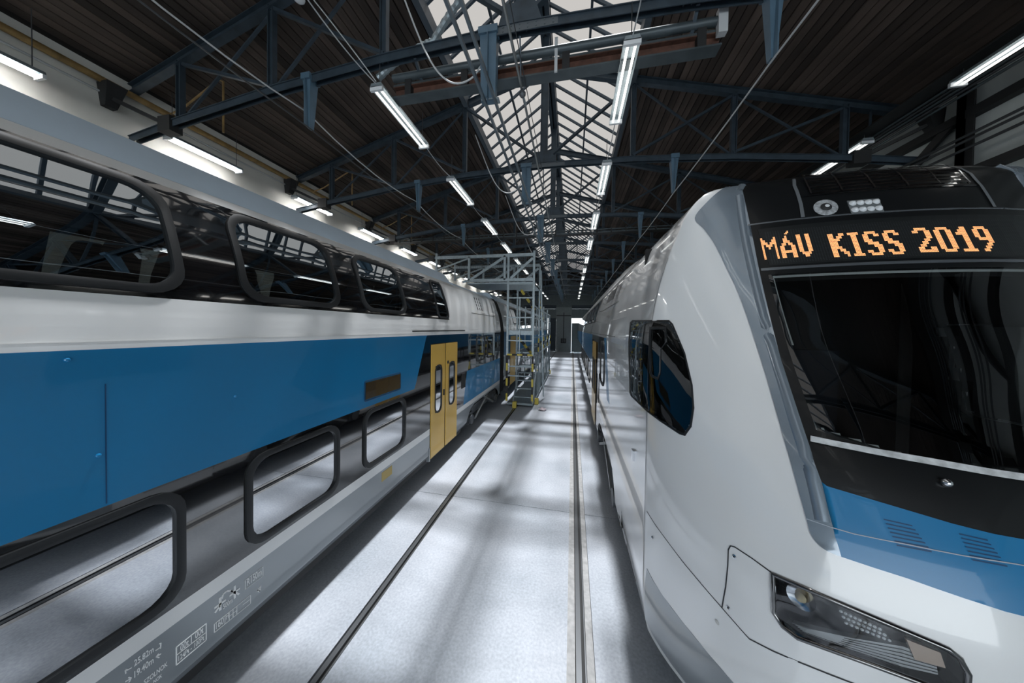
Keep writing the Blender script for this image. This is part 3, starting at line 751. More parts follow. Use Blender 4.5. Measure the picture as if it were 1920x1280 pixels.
# doors
for a, b in ((5.06, 5.65), (5.71, 6.31)):
    z0, z1 = .40, 2.565
    h = (a+.14, b-.14, 1.20, 2.16)
    dr = panel(S, a, b, z0, z1, [inset(h, .02)], off=.012).build('door', M_yellow, car)
    rows = [[S(y, z)[0]+Vector((.012, 0, 0)) for y, z in L] for L in ([(a, z0), (a, z1), (b, z1), (b, z0), (a, z0)],)]
    MB().grid([rows[0], [p-Vector((.05, 0, 0)) for p in rows[0]]]).build('door_edge', M_yellow, dr)
    window(lambda y, z: (S(y, z)[0]+Vector((.012, 0, 0)), S(y, z)[1]), h, .13, .03, G_low, dr, off=.012)
    if a < 5.5: MB().box((LX+.012, b-.075, 1.5), (LX+.03, b-.045, 1.62)).build('handle', M_under, dr)
    else: MB().cyl((LX+.01, a+.08, 2.16), (LX+.022, a+.08, 2.16), .035, 14).build('button', M_under, dr)
MB().box((LX-.06, 5.03, .38), (LX-.005, 6.33, 2.58)).build('door_recess', M_under, car)
MB().box((LX-.05, 5.0, .36), (LX+.01, 5.035, .62)).build('step_edge', M_silver, car)
def on_side(px, py): p = on_x(px, py, LX); return p.y, p.z
MB().box((LX, 4.39, 2.815), (LX+.006, 6.8, 2.838)).build('door_gutter', M_under, car)
# destination plate
ring = rrect(3.26, 4.06, 1.93, 2.19, .03); 
MB().box((LX, 3.28, 1.95), (LX+.012, 4.04, 2.17)).build('side_display', mat('side_display', (.045, .03, .012), .25, coat=.5), car)
surf_ring(S, rrect(3.25, 4.07, 1.92, 2.20, .04), [( (a-3.66)*.955+3.66, (b-2.06)*.88+2.06) for a, b in rrect(3.25, 4.07, 1.92, 2.20, .04)], .006, 0).build('display_frame', mat('display_frame', (.01, .08, .19), .3), car)
MB().box((LX, 3.62, .70), (LX+.003, 3.86, .83)).build('warning_sticker', mat('sticker', (.55, .42, .16), .6), car)
MB().box((LX, 6.62, 1.42), (LX+.012, 6.86, 1.78)).build('side_box', M_under, car)
# panel joint and rivets on the blue side
MB().box((LX, 1.145, 1.86), (LX+.0015, 1.15, 2.55)).build('panel_joint', mat('joint_blue', (.004, .06, .16), .4), car)
MB().box((LX, -6, 2.775), (LX+.008, 10.48, 2.79)).build('rain_bead', M_white, car)
for y, z in ((1.02, 2.70), (1.12, 2.15), (1.8, 2.33)): MB().ball((LX, y, z), .012, n=5).build('rivet', M_blue, car)
# equipment lid with slits
sf = S
surf_line(S, [(7.5, 3.30), (7.5, 3.9)], .012, .003).build('lid_joint', M_under, car)
surf_line(S, [(7.5, 3.30), (9.9, 3.30)], .014, .003).build('lid_joint', M_under, car)
for k, y in enumerate((8.1, 8.3, 8.5)):
    for j in range(4): surf_patch(S, rrect(y, y+.07, 3.42+.1*j, 3.50+.1*j, .01), .003, step=.2).build('vent_slot', M_under, car)
# seats behind the upper windows
for y, s in ((-.3, 1), (.62, 1), (.78, -1), (2.0, 1), (3.1, 1), (3.26, -1), (4.4, 1)):
    for x in (LX-.55, LX-1.05, LX-1.9, LX-2.4): seat(car, x, y, 2.56, s)

# lettering on the grey skirt: positions read off the photograph, laid on the car side
def cp(x, y): return on_side(120+x/4.573, 1000+y/4.573)
def text(s, bl, br, name='lettering', hk=1.9):
    (ya, za), (yb, zb) = cp(*bl), cp(*br)
    cu = bpy.data.curves.new(name, 'FONT'); cu.body = s; cu.offset = .02; to = bpy.data.objects.new(name, cu); COL.objects.link(to)
    bpy.context.view_layer.update()
    me = bpy.data.meshes.new_from_object(to.evaluated_get(bpy.context.evaluated_depsgraph_get())); bpy.data.objects.remove(to)
    xs = [v.co.x for v in me.vertices]; k = (yb-ya)/(max(xs)-min(xs)); x0 = min(xs); zz = (za+zb)/2
    for v in me.vertices: v.co = (LX+.0025, ya+(v.co.x-x0)*k, zz+v.co.y*k*hk)
    o = bpy.data.objects.new(name, me); COL.objects.link(o); me.materials.append(M_print); o.parent = car; o.location = -car.location
    return o
def stroke(pts, w_=.006, name='marking'):
    mb = MB()
    for a, b in zip(pts[:-1], pts[1:]):
        (ya, za), (yb, zb) = cp(*a), cp(*b); mb.bar((LX+.002, ya, za), (LX+.002, yb, zb), w_, .002, up=(1, 0, 0))
    return mb.build(name, M_print, car)
for s, a, b in (('25.82m', (598, 1122), (766, 1028)), ('19.40m', (600, 1228), (766, 1112)), ('-SZOLNOK', (668, 1300), (886, 1140)), ('NOK', (765, 1283), (838, 1232)),
                ('00t', (995, 1005), (1068, 955)), ('00t', (1122, 897), (1193, 850)), ('124Pt - 100Pt', (978, 1087), (1200, 912)),
                ('160', (1300, 815), (1368, 770)), ('H', (1386, 737), (1410, 718)), ('500m', (1362, 641), (1442, 594)), ('R150m', (1566, 445), (1692, 352))):
    text(s, a, b)
stroke([(962, 975), (962, 1127), (1218, 912), (1218, 770), (962, 975)]); stroke([(962, 1043), (1218, 845)], .004); stroke([(1090, 873), (1090, 945)], .004)
stroke([(1288, 775), (1288, 848), (1598, 598), (1598, 525), (1288, 775)], .005)
for x in (1378, 1415, 1448, 1480): stroke([(x, 775-(x-1288)*.806), (x, 848-(x-1288)*.806)], .004)
stroke([(1415, 710), (1480, 657)], .004); stroke([(1530, 610), (1590, 565)], .006)
stroke([(1552, 400), (1552, 478), (1705, 362), (1705, 283), (1552, 400)], .004)
stroke([(528, 1200), (524, 1165), (542, 1165)], .005); stroke([(526, 1178), (578, 1147)], .006); stroke([(783, 1002), (828, 972)], .006); stroke([(815, 945), (829, 938), (826, 985)], .005)
stroke([(525, 1268), (572, 1240)], .006); stroke([(550, 1232), (574, 1238), (556, 1275)], .006); stroke([(830, 1030), (788, 1056)], .006); stroke([(812, 1028), (788, 1056), (815, 1062)], .006)
stroke([(1338, 548), (1338, 658)], .016); stroke([(1288, 640), (1385, 568)], .014); stroke([(1292, 680), (1335, 618)], .014)
stroke([(1352, 560), (1362, 522), (1392, 494), (1425, 490), (1445, 500)], .012); stroke([(1462, 447), (1462, 556)], .014); stroke([(1418, 535), (1506, 468)], .014); stroke([(1430, 490), (1500, 520)], .013)
stroke([(1655, 487), (1683, 447)], .006); stroke([(1683, 447), (1678, 496), (1655, 487), (1680, 470)], .012)

car2 = left_car(10.98, 30.0, False, 'second car of the blue sided train standing behind the access platform')
end_wall(LX+.004, 1, 10.503, .474).build('gap_cover', mat('gap_black', (.004, .004, .004), .8), car2)
S2 = body_surf(LX, 1)
for y in (13.0, 14.6, 16.2, 17.8): window(S2, (y, y+1.2, 3.10, 3.85), .15, .05, MATS['far_glass'] if False else G_up, car2)
for y in (14, 15.6, 17.2): window(S2, (y, y+1.2, 1.02, 1.80), .15, .05, G_low, car2)
surf_patch(S2, [(12.2, .45), (13.4, .45), (13.4, 2.56), (12.2, 2.56)], .01, step=.5).build('door', M_yellow, car2)

# ---------------------------------------------------------------- white train with the driver's cab
RX, RC = .63, 2.03
hz = [.30, .55, .9, 1.3, 1.7, 1.93, 2.08, 2.236, 2.365, 2.59, 2.91, 3.295, 3.65, 3.9, 4.0, 4.06, 4.10, 4.12]
f_xr = smooth_table(hz, [1.20, 1.12, 1.08, 1.09, 1.15, 1.21, 1.22, 1.22, 1.22, 1.22, 1.22, 1.22, 1.22, 1.23, 1.25, 1.34, 1.62, 2.02])
f_yr = smooth_table(hz, [1.95, 1.80, 1.70, 1.63, 1.62, 1.67, 1.73, 1.80, 1.87, 1.99, 2.155, 2.32, 2.45, 2.53, 2.575, 2.64, 2.80, 3.05])
f_yf = smooth_table(hz, [1.72, 1.50, 1.40, 1.36, 1.40, 1.47, 1.54, 1.615, 1.69, 1.82, 2.00, 2.17, 2.31, 2.42, 2.49, 2.58, 2.76, 3.04])
f_in = smooth_table([0, .25, .42, .7, .9, 1.1, 1.3, 4.2], [.14, .07, .03, .0, 0, 0, 0, 0])
YA, YB = 3.72, 2.62
def head_half(s, z):
    xs = RX+side_d(z)+f_in(z); xs = min(xs, RC-.001); yb = max(YB, f_yr(z)+.05); xr = max(f_xr(z), xs+.0005); yr = f_yr(z); yf = f_yf(z)
    if s < .15: return xs, lerp(YA, yb, s/.15)
    if s < .6:
        t = (s-.15)/.45; qx, qy = xs+.13*(xr-xs)/.6, lerp(yr, yb, .40)
        return (1-t)**2*xs+2*t*(1-t)*qx+t*t*xr, (1-t)**2*yb+2*t*(1-t)*qy+t*t*yr
    t = (s-.6)/.4; qx, qy = lerp(xr, RC, .45), yf
    return (1-t)**2*xr+2*t*(1-t)*qx+t*t*RC, (1-t)**2*yr+2*t*(1-t)*qy+t*t*yf
def head_pt(s, z):
    if s <= 1: x, y = head_half(s, z)
    else: x, y = head_half(2-s, z); x = 2*RC-x
    return Vector((x, y, z))
def head(s, z):
    e = .004; z = min(z, 4.118)
    a = head_pt(s+e, z)-head_pt(s-e, z); b = head_pt(s, z+e)-head_pt(s, z-e)
    N = a.cross(b)
    N = N.normalized() if N.length > 1e-12 else Vector((0, 0, 1))
    return head_pt(s, z), N
_ns = np.linspace(.0, 1.75, 176); _nz = np.linspace(.3, 4.115, 192)
_cam = CAMROT.transposed()
def to_px(P): v = _cam @ (P-EYE); return 960+FPX*v.x/-v.z, PY0-FPX*v.y/-v.z
_G = []
for s in _ns:
    for z in _nz:
        P, N = head(float(s), float(z))
        if N.dot(EYE-P) > 0: x, y = to_px(P); _G.append((x, y, s, z))
_G = np.array(_G)
def hit(px, py):
    """head surface parameters (s, z) seen at a pixel of the photograph"""
    i = int(np.argmin((_G[:, 0]-px)**2+(_G[:, 1]-py)**2)); s, z = float(_G[i, 2]), float(_G[i, 3])
    for _ in range(4):
        e = .002; x, y = to_px(head_pt(s, z)); x1, y1 = to_px(head_pt(s+e, z)); x2, y2 = to_px(head_pt(s, z+e))
        J = np.array([[(x1-x)/e, (x2-x)/e], [(y1-y)/e, (y2-y)/e]])
        try: d = np.linalg.solve(J, np.array([px-x, py-y]))
        except Exception: break
        if not np.all(np.isfinite(d)) or np.max(np.abs(d)) > .06: break
        s += d[0]; z += d[1]
    return (min(max(s, 0), 2), min(z, 4.115))
def hits(L): return [hit(*p) for p in L]
def lin(L, st=14):
    out = []
    for a, b in zip(L[:-1], L[1:]):
        k = max(1, int(math.hypot(b[0]-a[0], b[1]-a[1])/st)); out += [(lerp(a[0], b[0], i/k), lerp(a[1], b[1], i/k)) for i in range(k)]
    return out+[L[-1]]
def spl(L, n=5):
    out = []
    for i in range(len(L)-1):
        a, b, c, e = L[max(i-1, 0)], L[i], L[i+1], L[min(i+2, len(L)-1)]
        for j in range(n):
            t = j/n; out.append(tuple(.5*(2*b[k]+(c[k]-a[k])*t+(2*a[k]-5*b[k]+4*c[k]-e[k])*t*t+(3*b[k]-a[k]-3*c[k]+e[k])*t**3) for k in (0, 1)))
    return out+[L[-1]]
def mirror(L): return [(2-s, z) for s, z in reversed(L)]

rt = thing('train_car', 'white double deck train driving car with sloping black windscreen and orange LED sign', 'train', (RC, 8, 0))
# outlines on the nose, read off the photograph and laid on the nose surface
black_l = hits(spl([(1388, 341), (1397, 380), (1410, 440), (1426, 520), (1450, 620), (1477, 720), (1507, 810), (1524, 860), (1540, 903)]))
black_b = hits(lin([(1550, 911), (1600, 926), (1650, 941), (1784, 981), (1860, 1000)], 40))
black_b = [p for p in black_b if p[0] < .985]
zb = black_b[-1][1]
mask = [(black_l[0][0]+.01, 4.10)]+black_l+black_b+[(1, zb-.005)]
mask_full = mask+mirror(mask[:-1])
wind = hits([(1440, 516), (1462, 600), (1492, 700), (1517, 770), (1530, 806)])
wind = wind+[(.8, 2.30), (1.0, 2.28)]
wtop = wind[0][1]
wind_full = [(wind[0][0], wtop)]+wind[1:]+mirror(wind[:-1])
bon_l = [(black_l[-1][0], black_l[-1][1])]+hits([(1551, 950), (1565, 1005), (1577, 1043)])
bon_b = hits([(1640, 1064), (1700, 1083), (1800, 1118), (1880, 1144)])
bon_b = [p for p in bon_b if p[0] < .985]
bonnet = bon_l+bon_b+[(1, bon_b[-1][1]-.005)]
bonnet_full = bonnet+mirror(bonnet[:-1])[:-0 or None]
bonnet_full = bonnet_full+[(1, zb-.005)]+[p for p in reversed(black_b)]
bonnet_full = bonnet+mirror(bonnet[:-1])+[(2-p[0], p[1]) for p in black_b]+[(1, zb-.005)]+list(reversed(black_b))
strip_out = hits(spl([(1372, 346), (1350, 358), (1325, 380), (1303, 409), (1320, 430), (1339, 457), (1361, 501), (1392, 570), (1436, 704), (1468, 816), (1481, 860), (1512, 971), (1522, 1004), (1545, 1029), (1577, 1043)]))
strip = strip_out+list(reversed(bon_l[:-1]))+list(reversed(black_l))
sidewin = hits(lin([(1182, 604), (1187, 600), (1255, 600), (1262, 607), (1285, 662), (1299, 722), (1302, 765), (1297, 800), (1285, 817), (1275, 814), (1240, 791), (1213, 771), (1183, 742), (1181, 735)]))
hl = hits(lin([(1449, 1076), (1560, 1124), (1680, 1175), (1777, 1216), (1799, 1233), (1814, 1262), (1812, 1290), (1790, 1302), (1717, 1275), (1616, 1238), (1495, 1195), (1468, 1174), (1451, 1148)], 20))
hl = [p for p in hl]
holes = [wind_full, sidewin, mirror(sidewin), hl, mirror(hl)]
def shrink(L, k):
    cx = sum(p[0] for p in L)/len(L); cz = sum(p[1] for p in L)/len(L); return [(cx+(a-cx)*k, cz+(b-cz)*k) for a, b in L]
sh = [shrink(h, .965 if i < 3 else 1.0) for i, h in enumerate(holes)]
ns, nz = 150, 130
def shell(off, flip, ns, nz):
    mb = MB(); S_ = [2*i/ns for i in range(ns+1)]; Z_ = [lerp(.36, 4.118, (j/nz)**.96) for j in range(nz+1)]
    for z in Z_:
        for s in S_:
            P, N = head(s, z); mb.v.append(tuple(P+N*off))
    for j in range(nz):
        for i in range(ns):
            c = ((S_[i]+S_[i+1])/2, (Z_[j]+Z_[j+1])/2)
            if any(inside(c, h) for h in sh): continue
            q = (j*(ns+1)+i, j*(ns+1)+i+1, (j+1)*(ns+1)+i+1, (j+1)*(ns+1)+i)
            mb.f.append(q[::-1] if flip else q)
    return mb
shell(0, False, 300, 250).build('nose_shell', M_white, rt, smooth=60)
shell(-.035, True, 150, 130).build('nose_lining', M_dark, rt)
def nose(name, poly, off, m_, par=rt, holes=(), step=.035, rim=.004): return surf_patch(head, poly, off, holes, step, rim).build(name, m_, par, smooth=50)
nose('windscreen_mask', mask_full, .007, M_maskblack, holes=[wind_full])
ws = nose('windscreen', wind_full, .0075, G_wind, step=.05)
nose('bonnet', bonnet_full, .007, M_blue, step=.025, rim=.01)
nose('pillar_strip', strip, .006, M_strip, step=.022, rim=.008); nose('pillar_strip', mirror(strip), .006, M_strip, step=.03, rim=.008)
# rounded ridge beside the black glass
rid = [(head_pt(.6, z), (head(.585, z)[1]+head(.615, z)[1]).normalized()) for z in np.linspace(1.98, 4.04, 40)]
for sgn in (1, -1):
    mb = MB().tube([(P if sgn == 1 else Vector((2*RC-P.x, P.y, P.z)))+(N if sgn == 1 else Vector((-N.x, N.y, N.z)))*-.016 for P, N in rid], .034, 12)
    mb.build('pillar_ridge', M_strip, rt, smooth=60)
for sw in (sidewin, mirror(sidewin)):
    k = shrink(sw, .93)
    fr = surf_ring(head, densify(sw, .04), None or densify([p for p in k], .04) if False else [( (lambda c: (c[0]+(p[0]-c[0])*.955, c[1]+(p[1]-c[1])*.965))((sum(q[0] for q in sw)/len(sw), sum(q[1] for q in sw)/len(sw)))) for p in densify(sw, .04)], .008, .02).build('side_window_frame', M_rubber, rt, smooth=50)
    surf_patch(head, sw, .003, step=.05).build('side_window_pane', G_cab, fr, smooth=60)
# opening sash in the near side window
sash = hits([(1219, 612), (1250, 612), (1251, 640), (1240, 655), (1239, 700), (1234, 712), (1222, 706), (1219, 698)])
cs = (sum(q[0] for q in sash)/len(sash), sum(q[1] for q in sash)/len(sash)); sd_ = densify(sash, .03)
surf_ring(head, sd_, [(cs[0]+(p[0]-cs[0])*.84, cs[1]+(p[1]-cs[1])*.90) for p in sd_], .012, .0).build('sliding_sash', M_rubber, rt, smooth=50)
# frame around the windscreen and the joint of the display
wd = densify(wind_full, .05); cw = (1, 2.8)
surf_ring(head, wd, [(cw[0]+(p[0]-cw[0])*.97, cw[1]+(p[1]-cw[1])*.985) for p in wd], .006, .004).build('windscreen_gasket', M_rubber, rt, smooth=50)
zt = wtop+.02
surf_line(head, [(s, zt+.02) for s in np.linspace(black_l[3][0]+.01, 2-black_l[3][0]-.01, 40)], .02, .010).build('display_trim', mat('trim_grey', (.2, .22, .24), .25, metal=.6), rt)
surf_line(head, [(s, hit(1430, 424)[1]+.02) for s in np.linspace(black_l[2][0]+.01, 2-black_l[2][0]-.01, 40)], .012, .008).build('display_trim', mat('trim_grey', (0, 0, 0)), rt)
# LED sign
dz0, dz1 = zt+.045, hit(1430, 430)[1]
s0 = black_l[3][0]+.02
led = surf_patch(head, [(s0+.015, dz0), (2-s0-.015, dz0), (2-s0-.03, dz1), (s0-.0+.005, dz1)], .0095, step=.05, rim=.003).build('led_sign', M_led, rt)
GL = {
 'M': ['#.....#', '##...##', '###.###', '#.###.#', '#..#..#', '#.....#', '#.....#', '#.....#', '#.....#'],
 'A': ['...#...', '..##...', '..###..', '.##.##.', '##...##', '##...##', '#######', '##...##', '##...##'],
 'V': ['##..##', '##..##', '##..##', '##..##', '##..##', '##..##', '##..##', '.####.', '..##..'],
 'K': ['##..##', '##.##.', '####..', '###...', '###...', '####..', '##.##.', '##..##', '##...#'],
 'I': ['####', '.##.', '.##.', '.##.', '.##.', '.##.', '.##.', '.##.', '####'],
 'S': ['.####.', '##..##', '##....', '###...', '.####.', '...###', '....##', '##..##', '.####.'],
 '2': ['.####.', '##..##', '....##', '....##', '...##.', '..##..', '.##...', '##..##', '######'],
 '0': ['.####.', '##..##', '##..##', '##..##', '##..##', '##..##', '##..##', '##..##', '.####.'],
 '1': ['..##.', '.###.', '####.', '..##.', '..##.', '..##.', '..##.', '..##.', '#####'],
 '9': ['.####.', '##..##', '##..##', '##..##', '.#####', '....##', '...##.', '..##..', '.##...']}
def front_at(x, z):
    lo, hi = .6, 1.4
    for _ in range(40):
        m = (lo+hi)/2
        if head_pt(m, z).x < x: lo = m
        else: hi = m
    return head((lo+hi)/2, z)
def dots(mb, x0, x1, z0, z1, nx, nzz, on, k=.78):
    for j in range(nzz):
        for i in range(nx):
            if not on(i, j): continue
            cx = lerp(x0, x1, (i+.5)/nx); cz = lerp(z1, z0, (j+.5)/nzz); hx, hzz = (x1-x0)/nx*k/2, (z1-z0)/nzz*k/2
            q = []
            for dx, dz in ((-hx, -hzz), (hx, -hzz), (hx, hzz), (-hx, hzz)):
                P, N = front_at(cx+dx, cz+dz); q.append(P+N*.0108)
            mb.add(q, [(0, 1, 2, 3)])
def sx(px, py): s, z = hit(px, py); P = head_pt(s, z); return P.x, P.z
spans = {}
words = [('MAV', 1433, 487, 1527, 483), ('KISS', 1562, 483, 1698, 479), ('2019', 1724, 477, 1868, 471)]
lit = MB()
for word, pl, pb, pr, pt in words:
    xa, za = sx(pl, pb); xb, zb_ = sx(pr, pt)
    za = (za+zb_)/2; zb_ = za+.165
    wid = [len(GL[c][0]) for c in word]; tot = sum(wid)+(len(word)-1)*1.3; u = (xb-xa)/tot; x = xa
    for c, wc in zip(word, wid):
        g = GL[c]
        dots(lit, x, x+wc*u, za, zb_, wc*2, 18, lambda i, j: g[j//2][i//2] == '#')
        if word == 'MAV' and c == 'A': dots(lit, x+u*3.4, x+u*5.4, zb_+.010, zb_+.036, 3, 3, lambda i, j: i+j in (2, 3) or i == 2-j)
        x += (wc+1.3)*u
lit.build('led_letters', M_orange, led)
off_ = MB(); xa = head_pt(s0+.02, dz0).x
dots(off_, xa, 2*RC-xa, dz0+.01, dz1-.03, 110, 26, lambda i, j: True, .45)
do = off_.build('led_dots', M_leddot, led); do['kind'] = 'stuff'
for v in do.data.vertices: v.co.y += .0006
# top of the nose: joints, round lamp, LED lamp cluster, grille
jl = [hit(1504, 409), hit(1500, 385), hit(1490, 352), hit(1478, 334)]
surf_line(head, densify([jl[0], jl[1], (jl[1][0], 3.95), (jl[1][0]+.01, 4.08)], .05, False), .02, .012).build('nose_joint', mat('joint_grey', (.25, .27, .29), .3, metal=.5), rt)
surf_line(head, densify([(2-jl[0][0], jl[0][1]), (2-jl[1][0], jl[1][1]), (2-jl[1][0], 4.05)], .05, False), .02, .012).build('nose_joint', mat('joint_grey', (0, 0, 0)), rt)
def disc(center, r, off, sag_=0, n=24, rings=4):
    s, z = center; P, N = head(s, z); a = Vector((1, 0, 0)); a = (a-N*a.dot(N)).normalized(); b = N.cross(a)
    rows = []
    for i in range(rings+1):
        rr = r*i/rings; rows.append([P+N*(off+sag_*(1-(i/rings)**2))+(a*cos(2*pi*k/n)+b*sin(2*pi*k/n))*rr for k in range(n+1)])
    return MB().grid(rows)
lc = hit(1546, 391)
lp = disc(lc, .064, .012, .004).build('round_lamp', mat('lamp_reflector', (.50, .52, .54), .35, metal=.3, noise=.4, nscale=60), rt)
disc(lc, .03, .018, .012).build('lamp_bulb', M_under, lp, smooth=60)
disc(lc, .012, .030, .004).build('lamp_lens', M_lens, lp, smooth=60)
cl = hit(1620, 388); P0, N0 = head(*cl)
blk = surf_patch(head, [(cl[0]-.038, cl[1]-.05), (cl[0]+.038, cl[1]-.05), (cl[0]+.038, cl[1]+.05), (cl[0]-.038, cl[1]+.05)], .010, step=.05, rim=.01).build('led_cluster', mat('cluster_grey', (.25, .27, .28), .3, metal=.4), rt)
for i in range(4):
    for j in range(2):
        c_ = (cl[0]-.028+.0187*i, cl[1]-.025+.05*j); disc(c_, .020, .013, .016, 14, 3).build('led_lens', M_lens, blk, smooth=60)
for sgn in (1, -1):
    gr0 = hit(1500, 345)
for i in range(9):
    z = lerp(3.86, 4.085, i/8)
    surf_line(head, [(s, z) for s in np.linspace(.80, 1.20, 24)], .012 if i < 8 else .008, .016+.002*(i % 2)).build('grille_bar', M_gblack, rt)
for s in (.80, .88, .96, 1.04, 1.12, 1.20):
    surf_line(head, [(s, z) for z in np.linspace(3.86, 4.09, 12)], .009, .021).build('grille_rib', M_chrome, rt)
surf_line(head, [(s, 3.845) for s in np.linspace(jl[0][0]+.005, 2-jl[0][0], 30)], .008, .011).build('nose_joint', M_gblack, rt)
# pale grey strip along the foot of the windscreen
wz = [hit(1518, 823), hit(1560, 832), hit(1640, 848), hit(1740, 866), hit(1850, 886), hit(1915, 896)]
wz = [p for p in wz if p[0] < .98]; wz = densify(wz+mirror(wz), .04, False)
surf_line(head, wz, .030, .022).build('foot_strip', mat('strip_grey', (.62, .64, .65), .4, noise=.3, nscale=25), rt)
wa = hit(1768, 905); P, N = head(*wa)
MB().ball(P+N*.02, .018, n=6).build('washer_jet', M_chrome, rt, smooth=60)
# ventilation slits in the blue bonnet
for cx, cy in ((1690, 995), (1830, 1022)):
    for k in range(7):
        a, b = hit(cx-35+k*4, cy-22+k*8), hit(cx+18+k*6, cy-10+k*8)
        for ab in ([a, b], mirror([a, b])): surf_line(head, densify(ab, .03, False), .005, .0095).build('vent_slit', mat('joint_blue', (.004, .06, .16)), rt)
bl = [hit(1512, 972), hit(1600, 1000), hit(1700, 1020), hit(1800, 1040), hit(1900, 1056)]
bl = [p for p in bl if p[0] < .98]; bl = bl+mirror(bl)
surf_line(head, densify(bl, .03, False), .004, .0100).build('bonnet_joint', mat('joint_pale', (.45, .5, .55), .3), rt)
# headlamp: recessed tray, lamps, reflectors, glass
def hl_unit(L, mir):
    tr = surf_patch(head, L, -.09, step=.04).build('headlamp_tray', mat('lamp_black', (.012, .012, .013), .4), rt)
    mb = MB(); dn = densify(L, .03)+[densify(L, .03)[0]]
    mb.grid([[head(*p)[0]+head(*p)[1]*.002 for p in dn], [head(*p)[0]-head(*p)[1]*.09 for p in dn]]).build('tray_wall', mat('lamp_black', (0, 0, 0)), tr)
    MB().tube([head(*p)[0]+head(*p)[1]*.001 for p in dn], .011, 8, cap=False).build('lamp_rim', M_gblack, tr, smooth=60)
    surf_patch(head, L, .003, step=.06).build('lamp_glass', G_lamp, tr, smooth=60)
    def at(px, py): s, z = hit(px, py); return (2-s, z) if mir else (s, z)
    a = at(1492, 1128); disc(a, .055, -.07, -.012).build('main_lamp', M_chrome, tr, smooth=60)
    disc(a, .022, -.066, .03).build('bulb', mat('bulb_glow', (.9, .75, .45), .2), tr, smooth=60)
    q = [at(1575, 1150), at(1660, 1190), at(1690, 1225), at(1590, 1185)]
    surf_patch(head, q, -.05, step=.04, rim=.03).build('lamp_matrix', mat('matrix_grey', (.03, .03, .032), .4), tr)
    for i in range(9):
        for j in range(3):
            u_, v_ = (i+.5)/9, (j+.5)/3
            p = tuple(lerp(lerp(q[0][k], q[1][k], u_), lerp(q[3][k], q[2][k], u_), v_) for k in (0, 1))
            disc(p, .0065, -.047, .004, 8, 2).build('led', M_lens, tr)
    st = [at(1480, 1172), at(1600, 1205), at(1700, 1222), at(1765, 1245), at(1770, 1278), at(1700, 1262), at(1600, 1228), at(1505, 1192)]
    surf_patch(head, st, -.03, step=.05, rim=.03).build('light_bar', mat('bar_white', (.55, .57, .58), .35), tr)
    for t_ in np.linspace(.15, .85, 5):
        L2 = [tuple(lerp(st[i][k], st[7-i][k], t_) for k in (0, 1)) for i in range(4)]
        surf_line(head, L2, .0025, -.028).build('bar_rib', M_under, tr)
    am = [at(1706, 1206), at(1772, 1232), at(1782, 1262), at(1722, 1245)]
    surf_patch(head, am, -.022, step=.05, rim=.02).build('side_reflector', mat('reflector_buff', (.60, .47, .38), .35), tr)
hl_unit(hl, False); hl_unit(mirror(hl), True)
# joints of the nose panels
seam = mat('seam_dark', (.03, .032, .035), .6)
for a in ([(1213, 958), (1230, 985), (1250, 1012), (1280, 1052), (1310, 1088), (1354, 1139), (1405, 1197), (1450, 1220), (1500, 1241), (1560, 1265), (1640, 1295)],
          [(1354, 1139), (1361, 1100), (1365, 1060), (1366, 1030), (1370, 1023), (1378, 1025), (1410, 1046), (1447, 1073)]):
    L = densify(hits(a), .04, False); surf_line(head, L, .007, .0022).build('panel_joint', seam, rt); surf_line(head, mirror(L), .007, .0022).build('panel_joint', seam, rt)
for p in ((1377, 1043), (1366, 1139)):
    q = hit(*p); disc(q, .011, .003, .002, 12, 2).build('bolt', M_chrome, rt); disc(q, .005, .0055, 0, 8, 1).build('bolt_socket', M_under, rt)
disc(hit(1345, 1166), .013, .003, .002, 16, 2).build('cover_cap', mat('cap_grey', (.6, .6, .58), .4), rt)
disc(hit(1224, 1007), .012, .004, .01, 12, 3).build('marker_knob', M_chrome, rt)
# grey sweep along the foot of the nose
sw = hits([(1213, 1065), (1226, 1090), (1262, 1142), (1300, 1190), (1350, 1250), (1380, 1285)])
low = [(sw[-1][0], .45), (sw[-1][0]-.08, .42), (.2, .42), (.15, .44)]
nose('grey_sweep', sw+low, .003, M_silver, step=.05)
nose('grey_sweep', mirror(sw+low), .003, M_silver, step=.05)
MB().grid([[head(s, .37)[0] for s in np.linspace(0, 2, 60)], [head(s, .37)[0]+Vector(((RC-head(s, .37)[0].x)*.15, .15, -.12)) for s in np.linspace(0, 2, 60)]]).build('nose_apron', M_under, rt)
# vertical joint between nose and car body
surf_line(head, [(.15, z) for z in np.linspace(.40, 3.5, 60)], .008, .002).build('body_joint', seam, rt)
# cab interior
cab = MB().box((1.35, 1.98, 1.55), (2.71, 2.35, 2.10)).build('driver_desk', M_dark, rt)
MB().box((RX+.2, 3.66, .9), (RX+2.6, 3.72, 3.85)).build('cab_bulkhead', M_dark, rt)
MB().box((RX+.25, 2.45, 1.5), (RX+2.55, 3.66, 1.55)).build('cab_floor', M_dark, rt)
MB().box((1.75, 2.95, 1.6), (2.2, 3.07, 2.75)).build('driver_seat', M_seat, rt)

